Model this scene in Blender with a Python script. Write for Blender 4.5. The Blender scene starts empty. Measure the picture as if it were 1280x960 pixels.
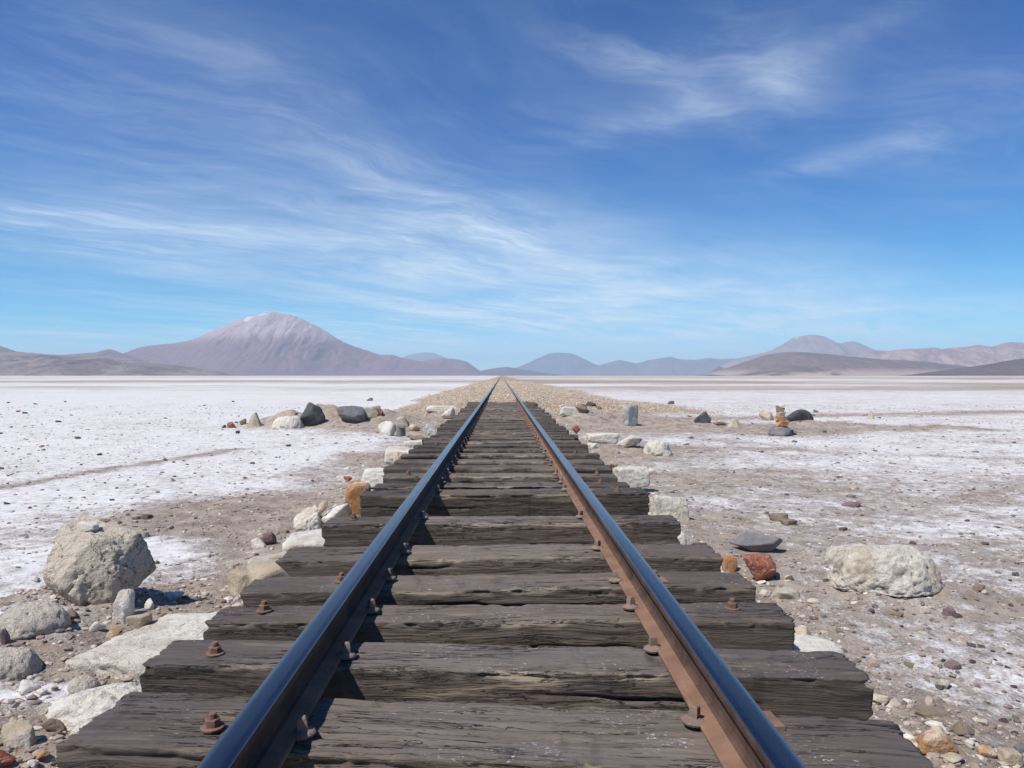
import bpy, math, random
import numpy as np
from mathutils import Vector, Matrix, Euler

random.seed(7)
SC = bpy.context.scene
COL = SC.collection
R = math.radians

# ------------------------------------------------------------------ camera
F = 925.0                                  # focal length in pixels of the 1280-wide frame
CAMZ = 0.85
cam_d = bpy.data.cameras.new('camera')
cam = bpy.data.objects.new('camera', cam_d)
COL.objects.link(cam)
cam_d.sensor_width = 36.0
cam_d.lens = 36.0 * F / 1280.0
cam_d.clip_start = 0.05
cam_d.clip_end = 200000.0
cam.location = (0, 0, CAMZ)
YAW, PITCH = math.atan2(13.0, F), math.atan2(10.5, F)
cam.rotation_euler = (R(90) - PITCH, 0, -YAW)
SC.camera = cam
CM = Euler(cam.rotation_euler).to_matrix()

# ------------------------------------------------------------------ light
SUN = Vector((-0.54, -0.42, 1.0)).normalized()       # towards the sun
EL = math.asin(SUN.z)
sd = bpy.data.lights.new('sun', 'SUN')
sd.energy = 4.6
sd.angle = R(0.53)
sd.color = (1.0, 0.955, 0.90)
so = bpy.data.objects.new('sun', sd)
so.rotation_euler = (-SUN).to_track_quat('-Z', 'Y').to_euler()
COL.objects.link(so)

SC.view_settings.view_transform = 'Standard'
SC.view_settings.look = 'None'
SC.view_settings.exposure = 0.12
SC.view_settings.gamma = 1.0
SC.cycles.volume_bounces = 1
SC.cycles.max_bounces = 6
SC.cycles.diffuse_bounces = 3
SC.cycles.caustics_reflective = False
SC.cycles.use_denoising = True

# ------------------------------------------------------------------ node helper
class NT:
    def __init__(s, tree):
        s.t = tree
        s.n = tree.nodes
        s.l = tree.links
    def add(s, typ, ins=None, **kw):
        n = s.n.new(typ)
        for k, v in kw.items():
            setattr(n, k, v)
        for k, v in (ins or {}).items():
            s.set(n.inputs[k], v)
        return n
    def set(s, sock, v):
        if isinstance(v, bpy.types.NodeSocket):
            s.l.new(v, sock)
        else:
            sock.default_value = v
    def math(s, op, a, b=0.0, c=0.0, clamp=False):
        n = s.n.new('ShaderNodeMath')
        n.operation = op
        n.use_clamp = clamp
        s.set(n.inputs[0], a); s.set(n.inputs[1], b); s.set(n.inputs[2], c)
        return n.outputs[0]
    def vmath(s, op, a, b=(0, 0, 0)):
        n = s.n.new('ShaderNodeVectorMath')
        n.operation = op
        s.set(n.inputs[0], a); s.set(n.inputs[1], b)
        return n.outputs[0]
    def noise(s, vec, scale=1.0, detail=4.0, rough=0.55, dist=0.0, lac=2.0):
        n = s.add('ShaderNodeTexNoise', {'Scale': scale, 'Detail': detail, 'Roughness': rough, 'Distortion': dist, 'Lacunarity': lac})
        s.set(n.inputs['Vector'], vec)
        return n.outputs['Fac']
    def ramp(s, v, lo, hi, a=0.0, b=1.0):
        n = s.n.new('ShaderNodeMapRange')
        n.interpolation_type = 'SMOOTHSTEP'
        s.set(n.inputs[0], v)
        for i, x in zip((1, 2, 3, 4), (lo, hi, a, b)):
            s.set(n.inputs[i], x)
        return n.outputs[0]
    def mix(s, f, a, b):
        n = s.n.new('ShaderNodeMix')
        n.data_type = 'RGBA'
        s.set(n.inputs[0], f)
        for sock, v in ((n.inputs[6], a), (n.inputs[7], b)):
            if not isinstance(v, bpy.types.NodeSocket) and len(v) == 3:
                v = (*v, 1)
            s.set(sock, v)
        return n.outputs[2]
    def mul(s, vec, xyz):
        return s.vmath('MULTIPLY', vec, xyz)

def material(name):
    m = bpy.data.materials.new(name)
    m.use_nodes = True
    t = NT(m.node_tree)
    b = t.n['Principled BSDF']
    return m, t, b

def bump(t, b, h, dist, strength=1.0):
    n = t.add('ShaderNodeBump', {'Strength': strength, 'Distance': dist, 'Height': h})
    t.l.new(n.outputs[0], b.inputs['Normal'])

# ------------------------------------------------------------------ world: clear sky with high cirrus
w = bpy.data.worlds.new('World')
SC.world = w
w.use_nodes = True
t = NT(w.node_tree)
bg = t.n['Background']
sky = t.add('ShaderNodeTexSky', sky_type='NISHITA', sun_disc=False, sun_elevation=EL,
            sun_rotation=math.atan2(SUN.x, SUN.y), altitude=2000.0, air_density=0.65, dust_density=0.1, ozone_density=4.0)
wb = t.add('ShaderNodeMix', data_type='RGBA', blend_type='MULTIPLY')      # camera white balance towards blue
wb.inputs[0].default_value = 1.0
tcs = t.add('ShaderNodeTexCoord')
zs = t.add('ShaderNodeSeparateXYZ', {0: tcs.outputs['Generated']}).outputs[2]
t.l.new(t.mix(t.ramp(zs, 0.0, 0.36), (0.98, 1.24, 1.06), (0.84, 0.93, 1.18)), wb.inputs[7])
t.l.new(sky.outputs[0], wb.inputs[6])
hs = t.add('ShaderNodeHueSaturation', {'Hue': 0.497, 'Saturation': 1.55, 'Value': 1.0, 'Color': wb.outputs[2]})
tc = t.add('ShaderNodeTexCoord')
sep = t.add('ShaderNodeSeparateXYZ', {0: tc.outputs['Generated']})
X, Y, Z = sep.outputs
zz = t.math('ADD', t.math('MAXIMUM', Z, 0.0), 0.05)
u = t.math('DIVIDE', X, zz)
v = t.math('DIVIDE', Y, zz)
P = t.add('ShaderNodeCombineXYZ', {0: u, 1: v, 2: 0.0}).outputs[0]
warp = t.add('ShaderNodeTexNoise', {'Vector': P, 'Scale': 0.35, 'Detail': 2.0})
Pw = t.vmath('ADD', P, t.mul(t.vmath('SUBTRACT', warp.outputs['Color'], (0.5, 0.5, 0.5)), (1.1, 1.1, 0)))
wp2 = t.add('ShaderNodeTexNoise', {'Vector': P, 'Scale': 1.6, 'Detail': 3.0})
Pw = t.vmath('ADD', Pw, t.mul(t.vmath('SUBTRACT', wp2.outputs['Color'], (0.5, 0.5, 0.5)), (0.38, 0.38, 0)))
def streaks(ang, sx, sy, scale, seed, detail=7.0, rough=0.6, src=None):
    rot = t.add('ShaderNodeVectorRotate', {'Vector': src or Pw, 'Angle': R(ang)}, rotation_type='Z_AXIS')
    q = t.vmath('ADD', t.mul(rot.outputs[0], (sx, sy, 1)), (seed, seed * 1.7, seed * 0.3))
    return t.noise(q, scale, detail, rough, 0.25)
sA = streaks(-50, 0.34, 1.3, 1.3, 3.1, 9.0, 0.66)
sB = streaks(-50, 0.5, 4.0, 2.0, 9.4, 6.0, 0.65)
sC = streaks(-14, 0.5, 1.2, 1.6, 5.7, 9.0, 0.68)
sD = streaks(-28, 0.8, 3.2, 2.6, 2.2, 8.0, 0.7)
# position in the sky: azimuth tangent, elevation tangent in front of the camera
yy = t.math('MAXIMUM', Y, 0.02)
az = t.math('DIVIDE', X, yy)
et = t.math('DIVIDE', Z, yy)
def blob(cx, cz, rx, rz, ang=0.0):
    cx, cz = (cx - 627) / F, (470 - cz) / F
    rx, rz = rx / F, rz / F
    ca, sa = math.cos(R(ang)), math.sin(R(ang))
    dx = t.math('SUBTRACT', az, cx); dz = t.math('SUBTRACT', et, cz)
    a = t.math('DIVIDE', t.math('ADD', t.math('MULTIPLY', dx, ca), t.math('MULTIPLY', dz, sa)), rx)
    b_ = t.math('DIVIDE', t.math('SUBTRACT', t.math('MULTIPLY', dz, ca), t.math('MULTIPLY', dx, sa)), rz)
    d2 = t.math('ADD', t.math('MULTIPLY', a, a), t.math('MULTIPLY', b_, b_))
    return t.math('EXPONENT', t.math('MULTIPLY', d2, -1.0))
def total(lst):
    s = 0.0
    for wgt, bl in lst:
        s = t.math('ADD', s, t.math('MULTIPLY', bl, wgt))
    return s
maskL = total([(0.75, blob(200, 300, 420, 60, -8)), (0.8, blob(520, 320, 260, 60, -8)), (0.85, blob(760, 330, 220, 45, -8)), (0.6, blob(430, 170, 230, 60, -32)),
               (0.45, blob(150, 110, 300, 110, -20)), (0.75, blob(40, 285, 200, 30, -6)), (0.6, blob(330, 380, 330, 16, -4)),
               (1.0, blob(650, 402, 420, 26, 0)), (0.5, blob(40, 418, 140, 14, 2)), (1.0, blob(800, 425, 600, 30, 0)), (0.7, blob(200, 425, 300, 22, 0)),
               (0.65, blob(560, 250, 130, 34, -22)), (0.35, blob(1150, 380, 180, 22, 0))])
maskR = total([(1.0, blob(885, 50, 90, 34, 20)), (1.0, blob(965, 90, 70, 42, -30)), (0.85, blob(800, 72, 80, 28, -12)), (0.85, blob(785, 160, 120, 22, 8)),
               (0.6, blob(890, 140, 80, 22, -30)), (0.7, blob(1095, 25, 100, 20, 25)), (0.5, blob(1090, 190, 150, 16, 12)), (0.4, blob(600, 145, 130, 16, 2)),
               (0.35, blob(1240, 60, 160, 120, 0)), (0.35, blob(1150, 170, 50, 34, -40)), (0.35, blob(380, 85, 90, 18, 0)), (0.35, blob(740, 30, 60, 60, 50))])
stA = t.math('ADD', t.ramp(sA, 0.34, 0.80), t.math('ADD', t.math('MULTIPLY', t.ramp(sB, 0.36, 0.82), 0.35), t.math('MULTIPLY', t.ramp(sD, 0.46, 0.82), 0.55)))
stC = t.ramp(sC, 0.34, 0.80)
dens = t.math('ADD', t.math('MULTIPLY', t.math('MULTIPLY', stA, t.math('ADD', maskL, 0.14)), 0.37),
              t.math('MULTIPLY', t.math('MULTIPLY', stC, t.math('ADD', maskR, 0.07)), 0.62))
veil = t.math('MULTIPLY', total([(0.26, blob(720, 325, 330, 66, -6)), (0.16, blob(250, 300, 420, 60, -8)), (0.20, blob(1000, 390, 420, 56, 0)), (0.05, blob(930, 80, 220, 80, 10)), (0.03, blob(250, 90, 400, 90, -15))]),
              t.ramp(t.noise(Pw, 0.7, 6, 0.62), 0.25, 0.75, 0.4, 1.5))
patch = t.noise(Pw, 0.9, 5, 0.6)
dens = t.math('MULTIPLY', dens, t.ramp(patch, 0.30, 0.62, 0.45, 1.05))
dens = t.math('ADD', dens, t.math('ADD', t.math('MULTIPLY', t.math('EXPONENT', t.math('MULTIPLY', Z, -14.0)), 0.38), veil))
dens = t.math('MINIMUM', dens, 0.85)
dens = t.math('MULTIPLY', dens, t.ramp(Z, -0.01, 0.03))
cloudy = t.mix(dens, hs.outputs[0], (6.2, 7.1, 7.8))
t.l.new(cloudy, bg.inputs[0])
bg.inputs[1].default_value = 0.120

# ------------------------------------------------------------------ numpy noise
def _hash(ix, iy, iz, seed):
    h = (ix.astype(np.int64) * 374761393 + iy.astype(np.int64) * 668265263 + iz.astype(np.int64) * 2147483647 + seed * 1274126177) & 0xFFFFFFFF
    h = ((h ^ (h >> 13)) * 1274126177) & 0xFFFFFFFF
    h = ((h ^ (h >> 16)) * 2246822519) & 0xFFFFFFFF
    h = h ^ (h >> 15)
    return (h & 0xFFFFFF).astype(np.float64) / 0xFFFFFF
def vnoise(x, y, z=None, seed=0):
    x = np.asarray(x, float); y = np.asarray(y, float)
    z = np.zeros_like(x) if z is None else np.asarray(z, float)
    x, y, z = np.broadcast_arrays(x, y, z)
    fx, fy, fz = np.floor(x), np.floor(y), np.floor(z)
    tx, ty, tz = x - fx, y - fy, z - fz
    tx, ty, tz = [q * q * (3 - 2 * q) for q in (tx, ty, tz)]
    r = 0
    for i in (0, 1):
        for j in (0, 1):
            for k in (0, 1):
                wgt = (tx if i else 1 - tx) * (ty if j else 1 - ty) * (tz if k else 1 - tz)
                r = r + wgt * _hash(fx + i, fy + j, fz + k, seed)
    return r * 2 - 1
def fbm(x, y, z=None, seed=0, o=4, g=0.5):
    s, a, f, n = 0, 1.0, 1.0, 0
    for i in range(o):
        s = s + a * vnoise(np.asarray(x) * f, np.asarray(y) * f, None if z is None else np.asarray(z) * f, seed + i * 17)
        n += a; a *= g; f *= 2.03
    return s / n
def sst(a, b, x):
    q = np.clip((np.asarray(x, float) - a) / (b - a), 0, 1)
    return q * q * (3 - 2 * q)

# ------------------------------------------------------------------ object helpers
def link(o, parent=None):
    COL.objects.link(o)
    if parent is not None:
        o.parent = parent
    return o
def tag(o, label=None, cat=None, group=None, kind=None):
    if label: o['label'] = label
    if cat: o['category'] = cat
    if group: o['group'] = group
    if kind: o['kind'] = kind
    return o
def empty(name, loc=(0, 0, 0)):
    o = bpy.data.objects.new(name, None)
    o.location = loc
    o.empty_display_size = 0.1
    return link(o)
def npmesh(name, V, faces, smooth=True):
    """V (n,3); faces (m,3) or (m,4) int arrays or list of such."""
    me = bpy.data.meshes.new(name)
    V = np.asarray(V, np.float32)
    fl = faces if isinstance(faces, list) else [faces]
    fl = [np.asarray(f, np.int32) for f in fl if len(f)]
    me.vertices.add(len(V)); me.vertices.foreach_set('co', V.ravel())
    nl = sum(f.size for f in fl); nf = sum(len(f) for f in fl)
    me.loops.add(nl); me.polygons.add(nf)
    me.loops.foreach_set('vertex_index', np.concatenate([f.ravel() for f in fl]))
    tot = np.concatenate([np.full(len(f), f.shape[1], np.int32) for f in fl])
    st = np.concatenate([[0], np.cumsum(tot)[:-1]]).astype(np.int32)
    me.polygons.foreach_set('loop_start', st)
    me.update(calc_edges=True)
    me.polygons.foreach_set('use_smooth', np.full(nf, smooth))
    me.validate()
    return me
def obj(name, me, mat=None, parent=None, loc=None):
    o = bpy.data.objects.new(name, me)
    if mat is not None and not me.materials:
        me.materials.append(mat)
    if loc is not None:
        o.location = loc
    return link(o, parent)
def grid_faces(nr, nc, wrap=False):
    i = np.arange(nr - 1)[:, None]; j = np.arange(nc if wrap else nc - 1)[None, :]
    a = i * nc + j; b = i * nc + (j + 1) % nc; c = (i + 1) * nc + (j + 1) % nc; d = (i + 1) * nc + j
    return np.stack([a, b, c, d], -1).reshape(-1, 4)

# ------------------------------------------------------------------ ground shape
GZ = -0.35
HEAPS = ((-4.9, 17.6, 0.8, 0.5, 0.30), (-3.4, 17.4, 1.3, 0.7, 0.40), (-2.3, 16.4, 1.0, 0.9, 0.12), (2.0, 18.2, 0.6, 0.7, 0.30), (3.0, 18.6, 0.8, 0.6, 0.26),
         (4.0, 17.2, 1.6, 0.8, 0.13), (6.0, 15.8, 1.2, 0.5, 0.07), (1.9, 11.5, 0.5, 0.7, 0.10), (7.6, 17.5, 1.1, 0.4, 0.12), (-2.3, 6.6, 0.7, 0.5, 0.06),
         (-2.75, 5.8, 0.4, 0.25, 0.05), (9.4, 16.2, 1.4, 0.35, 0.10))
def gauss(x, y, cx, cy, rx, ry):
    return np.exp(-((x - cx) / rx) ** 2 - ((y - cy) / ry) ** 2)
def embank(x, y):
    """0 on the flat, 1 on the gravel embankment that starts where the open timbers end."""
    jag = 0.9 * fbm(x * 0.35, y * 0.2, seed=91, o=3)
    start = 22.6 + np.abs(x) * 0.10 + 0.7 * vnoise(x * 0.8, y * 0.1, seed=17)
    hl, hr = 4.6, 6.4 + 1.5 * np.exp(-((y - 24) / 12) ** 2)
    edge = np.where(x < 0, (-x) / (hl + jag), x / (hr + jag))
    side = 1 - sst(0.20, 1.0, edge)
    return side * sst(-1.8, 1.3, y - start)
def gh(x, y, fine=True):
    x = np.asarray(x, float); y = np.asarray(y, float)
    near = 1 - sst(60, 400, np.hypot(x, y))
    z = GZ + near * 0.03 * fbm(x * 0.35, y * 0.35, seed=5, o=3)
    # earth banked against the culvert sides, trench under the timbers
    bank = (1 - sst(1.05, 2.0, np.abs(x))) * (1 - sst(20, 24, y))
    z = z + bank * (0.05 + 0.05 * vnoise(x * 1.2, y * 0.9, seed=12)) * sst(0.9, 1.05, np.abs(x))
    z = z - 0.45 * (1 - sst(0.70, 0.92, np.abs(x))) * (1 - sst(22, 23.5, y))  # trench cut deeper to darken the gaps between timbers
    # rough earth at the near left, under the boulder and in front of it
    z = z + 0.16 * gauss(x, y, -1.85, 3.05, 0.62, 0.75) + 0.07 * gauss(x, y, -1.75, 2.1, 0.55, 0.6) + 0.07 * gauss(x, y, -2.2, 3.4, 0.6, 0.5)
    # hollow on the right behind the red stone, crusted mound
    z = z + 0.10 * gauss(x, y, 2.15, 4.1, 0.5, 0.35) + 0.03 * gauss(x, y, 1.7, 3.4, 0.8, 0.4)
    # low dirt heaps beside the abutments
    for cx, cy, rx, ry, h in HEAPS:
        z = z + h * gauss(x, y, cx, cy, rx, ry) * (1 + 0.35 * vnoise(x * 3, y * 3, seed=44))
    e = embank(x, y)
    under = (1 - sst(0.9, 1.3, np.abs(x)))
    top = -0.02 + 0.05 * sst(22, 30, y) - 0.03 * sst(1.2, 2.4, np.abs(x))
    z = z + e * (top - GZ)
    if fine:
        d = np.hypot(x, y)
        nf = 1 - sst(14, 60, d)
        dirt = 1 - salt_base(x, y)
        tr = sst(1.0, 1.15, np.abs(x))
        z = z + nf * tr * (0.008 + 0.030 * dirt) * fbm(x * 2.6, y * 2.6, seed=23, o=3)
        z = z + nf * tr * (0.003 + 0.016 * dirt) * np.abs(fbm(x * 10, y * 10, seed=31, o=3))
        z = z + e * 0.02 * fbm(x * 2.2, y * 2.2, seed=70, o=3)
        lump = gauss(x, y, -1.9, 2.9, 0.8, 1.1) + gauss(x, y, 2.15, 4.1, 0.6, 0.45)
        z = z + 0.035 * np.clip(lump, 0, 1) * (1 - 2 * np.abs(fbm(x * 5, y * 5, seed=37, o=3)))
    return z
def salt_base(x, y):
    """How much salt lies on the flat (the white crust itself, not light)."""
    x = np.asarray(x, float); y = np.asarray(y, float)
    n1 = fbm(x * 0.30, y * 0.30, seed=61, o=4)
    n2 = fbm(x * 1.1 + 0.4 * y, y * 0.9, seed=62, o=4)
    L = sst(0.7, 2.6, -x + 0.9 * n1 + 0.8 * n2 - 0.05 * np.clip(y - 8, 0, 20)) * (0.30 + 0.66 * sst(2.2, 4.2, y + 1.2 * n2 + 0.3 * (-x - 2)))
    L = L * (0.78 + 0.15 * n2)
    Rr = sst(1.2, 6.0, x + 1.6 * n1 + 1.7 * n2)
    Rr = 0.32 + 0.33 * Rr + 0.22 * n2 - 0.13 * (1 - sst(3.5, 6, y)) * sst(-0.2, 0.5, n1 + 0.3)
    s = np.where(x < 0, L, Rr)
    # far out: long bands of brown and white
    d = np.hypot(x, y)
    nb = fbm(x * 0.010, y * 0.030, seed=66, o=4)
    far = sst(25, 120, d)
    tgt = np.where(x < 0, 0.62, 0.42) + np.where(x < 0, 0.7, 0.9) * np.minimum(nb, 0.25)
    s = s * (1 - far) + far * tgt
    # wheel tracks and stains
    def track(x0, y0, x1, y1, wd):
        dx, dy = x1 - x0, y1 - y0
        q = np.clip(((x - x0) * dx + (y - y0) * dy) / (dx * dx + dy * dy), 0, 1)
        return np.exp(-(((x - x0 - q * dx) ** 2 + (y - y0 - q * dy) ** 2) / wd ** 2))
    for a in ((-5.5, 7.7, -4.3, 12.2, .18), (-3.6, 6.3, -2.2, 5.7, .3), (-4.2, 5.6, -2.6, 4.9, .3), (3.0, 6.2, 6.8, 8.6, .35), (2.6, 12.5, 9, 10, .3), (4, 20, 22, 26, .8)):
        s = s - (0.45 if a[0] in (-5.5, 4) else 0.20) * track(*a)
    # salt streak on the near left earth, and behind the boulder
    s = s - 0.35 * gauss(x, y, -1.5, 5.2, 0.6, 1.2)
    s = s + 0.75 * gauss(x, y, -1.55, 2.42, 0.45, 0.10) + 0.7 * gauss(x, y, -2.0, 3.05, 0.25, 0.12) + 0.5 * gauss(x, y, -2.5, 5.0, 0.6, 0.35)
    s = s + 0.45 * gauss(x, y, 2.4, 2.9, 0.9, 0.45) + 0.5 * gauss(x, y, 2.15, 4.15, 0.35, 0.25)
    hp = 0
    for cx, cy, rx, ry, h in HEAPS:
        hp = hp + gauss(x, y, cx, cy, rx * 1.35, ry * 1.5)
    hp = hp + 0.8 * gauss(x, y, 2.6, 20.0, 2.6, 3.2) + 0.7 * gauss(x, y, -2.4, 20.5, 2.0, 2.6)
    s = s - 0.75 * np.clip(hp, 0, 1)
    near = (1 - sst(1.0, 1.7, np.abs(x)))
    s = s * (1 - 0.45 * near)
    e = embank(x, y)
    s = s * (1 - sst(0.02, 0.25, e))
    s = s * sst(0.9, 1.05, np.abs(x) + 9 * sst(24, 26, y))  # salt colour kept off under the timbers so the gaps stay dark
    return np.clip(s, 0, 1)

def ray(px, py):
    d = CM @ Vector(((px - 640) / F, (480 - py) / F, -1.0))
    return d
def at(px, py, z=None):
    """World point seen at a pixel of the 1280x960 photo, on the ground (or at height z)."""
    d = ray(px, py)
    o = Vector((0, 0, CAMZ))
    if z is not None:
        return o + d * ((z - CAMZ) / d.z)
    a = (0.0 - CAMZ) / d.z * 0.8; b_ = (-0.9 - CAMZ) / d.z
    for n in (120, 24):
        S = np.linspace(a, b_, n)
        f = CAMZ + S * d.z - gh(S * d.x, S * d.y)
        k = int(np.argmax(f < 0))
        a, b_ = S[max(k - 1, 0)], S[k]
    p = o + d * float(0.5 * (a + b_))
    return p

# ------------------------------------------------------------------ materials
def mat_ground():
    m, t, b = material('salt_flat')
    geo = t.add('ShaderNodeNewGeometry').outputs['Position']
    a = t.add('ShaderNodeAttribute', attribute_name='salt')
    em = t.add('ShaderNodeAttribute', attribute_name='gravel').outputs['Fac']
    n1 = t.noise(geo, 2.2, 8, 0.65, 0.3)
    n2 = t.noise(geo, 11, 9, 0.7)
    n3 = t.noise(geo, 70, 5, 0.65)
    nL = t.noise(t.mul(geo, (0.02, 0.05, 1)), 3.0, 9, 0.68, 0.4)
    nLL = t.noise(t.mul(geo, (0.0011, 0.0035, 1)), 3.0, 9, 0.62, 0.6)
    dist = t.vmath('LENGTH', geo)
    dl = t.add('ShaderNodeVectorMath', {0: geo}, operation='LENGTH').outputs['Value']
    farw = t.ramp(dl, 20, 120)
    farr = t.ramp(dl, 250, 1500)
    nn = t.math('ADD', t.math('MULTIPLY', t.math('SUBTRACT', n1, 0.5), 0.9), t.math('MULTIPLY', t.math('SUBTRACT', n2, 0.5), 1.3))
    nn = t.math('ADD', nn, t.math('MULTIPLY', t.math('SUBTRACT', n3, 0.5), 1.0))
    nn = t.math('ADD', t.math('MULTIPLY', nn, t.math('SUBTRACT', 1.0, t.math('MULTIPLY', farw, 0.6))), t.math('MULTIPLY', t.math('MULTIPLY', t.math('SUBTRACT', nL, 0.5), 2.2), farw))
    nn = t.math('ADD', nn, t.math('MULTIPLY', t.math('MULTIPLY', t.math('SUBTRACT', nLL, 0.5), 2.6), farr))
    s = t.ramp(t.math('ADD', a.outputs['Fac'], nn), 0.14, 0.82)
    dirtn = t.noise(geo, 5.0, 8, 0.7)
    dirt = t.mix(t.ramp(dirtn, 0.3, 0.7), (0.23, 0.178, 0.138), (0.46, 0.385, 0.312))
    grit = t.noise(geo, 160, 3, 0.7)
    dirt = t.mix(t.ramp(grit, 0.56, 0.7, 0, 0.6), dirt, (0.48, 0.44, 0.40))
    dirt = t.mix(t.ramp(grit, 0.28, 0.42, 0.7, 0), dirt, (0.10, 0.07, 0.055))
    salt = t.mix(t.ramp(n2, 0.3, 0.65), (0.56, 0.53, 0.50), (0.74, 0.73, 0.715))
    c = t.mix(t.math('MULTIPLY', s, 0.95), dirt, salt)
    # small dark clods and chips lying in the crust
    vor = t.add('ShaderNodeTexVoronoi', {'Vector': t.vmath('ADD', geo, t.mul(t.vmath('SUBTRACT', t.add('ShaderNodeTexNoise', {'Vector': geo, 'Scale': 30.0}).outputs['Color'], (.5, .5, .5)), (.05, .05, 0))), 'Scale': 9.0, 'Randomness': 1.0})
    clod = t.math('MULTIPLY', t.ramp(vor.outputs['Distance'], 0.08, 0.20, 1, 0), t.ramp(t.noise(geo, 0.9, 5, 0.7), 0.48, 0.60))
    c = t.mix(t.math('MULTIPLY', clod, t.math('SUBTRACT', 0.75, t.math('MULTIPLY', farw, 0.6))), c, (0.16, 0.12, 0.11))
    gv = t.add('ShaderNodeTexVoronoi', {'Vector': geo, 'Scale': 12.0})
    grav = t.mix(t.add('ShaderNodeSeparateColor', {0: gv.outputs['Color']}).outputs[0], (0.34, 0.25, 0.17), (0.64, 0.52, 0.39))
    grav = t.mix(t.ramp(gv.outputs['Distance'], 0.35, 0.75, 0, 0.6), grav, (0.10, 0.075, 0.055))
    c = t.mix(t.ramp(em, 0.04, 0.3), c, grav)
    # the far shore: bare pale brown earth beyond the salt
    shore = t.ramp(t.math('ADD', dl, t.math('MULTIPLY', nLL, 5000)), 9500, 12500)
    c = t.mix(shore, c, t.mix(nLL, (0.30, 0.20, 0.15), (0.42, 0.33, 0.26)))
    t.set(b.inputs['Base Color'], c)
    b.inputs['Roughness'].default_value = 0.9
    b.inputs['Specular IOR Level'].default_value = 0.25
    h = t.math('ADD', t.math('MULTIPLY', n2, 0.8), t.math('MULTIPLY', n3, 0.5))
    h = t.math('ADD', h, t.math('MULTIPLY', s, 0.25))
    h = t.math('ADD', h, t.math('MULTIPLY', clod, 0.5))
    nb = t.add('ShaderNodeBump', {'Distance': 0.022, 'Height': h, 'Strength': t.math('SUBTRACT', 1.0, t.math('MULTIPLY', s, 0.55))})
    t.l.new(nb.outputs[0], b.inputs['Normal'])
    return m

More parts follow.
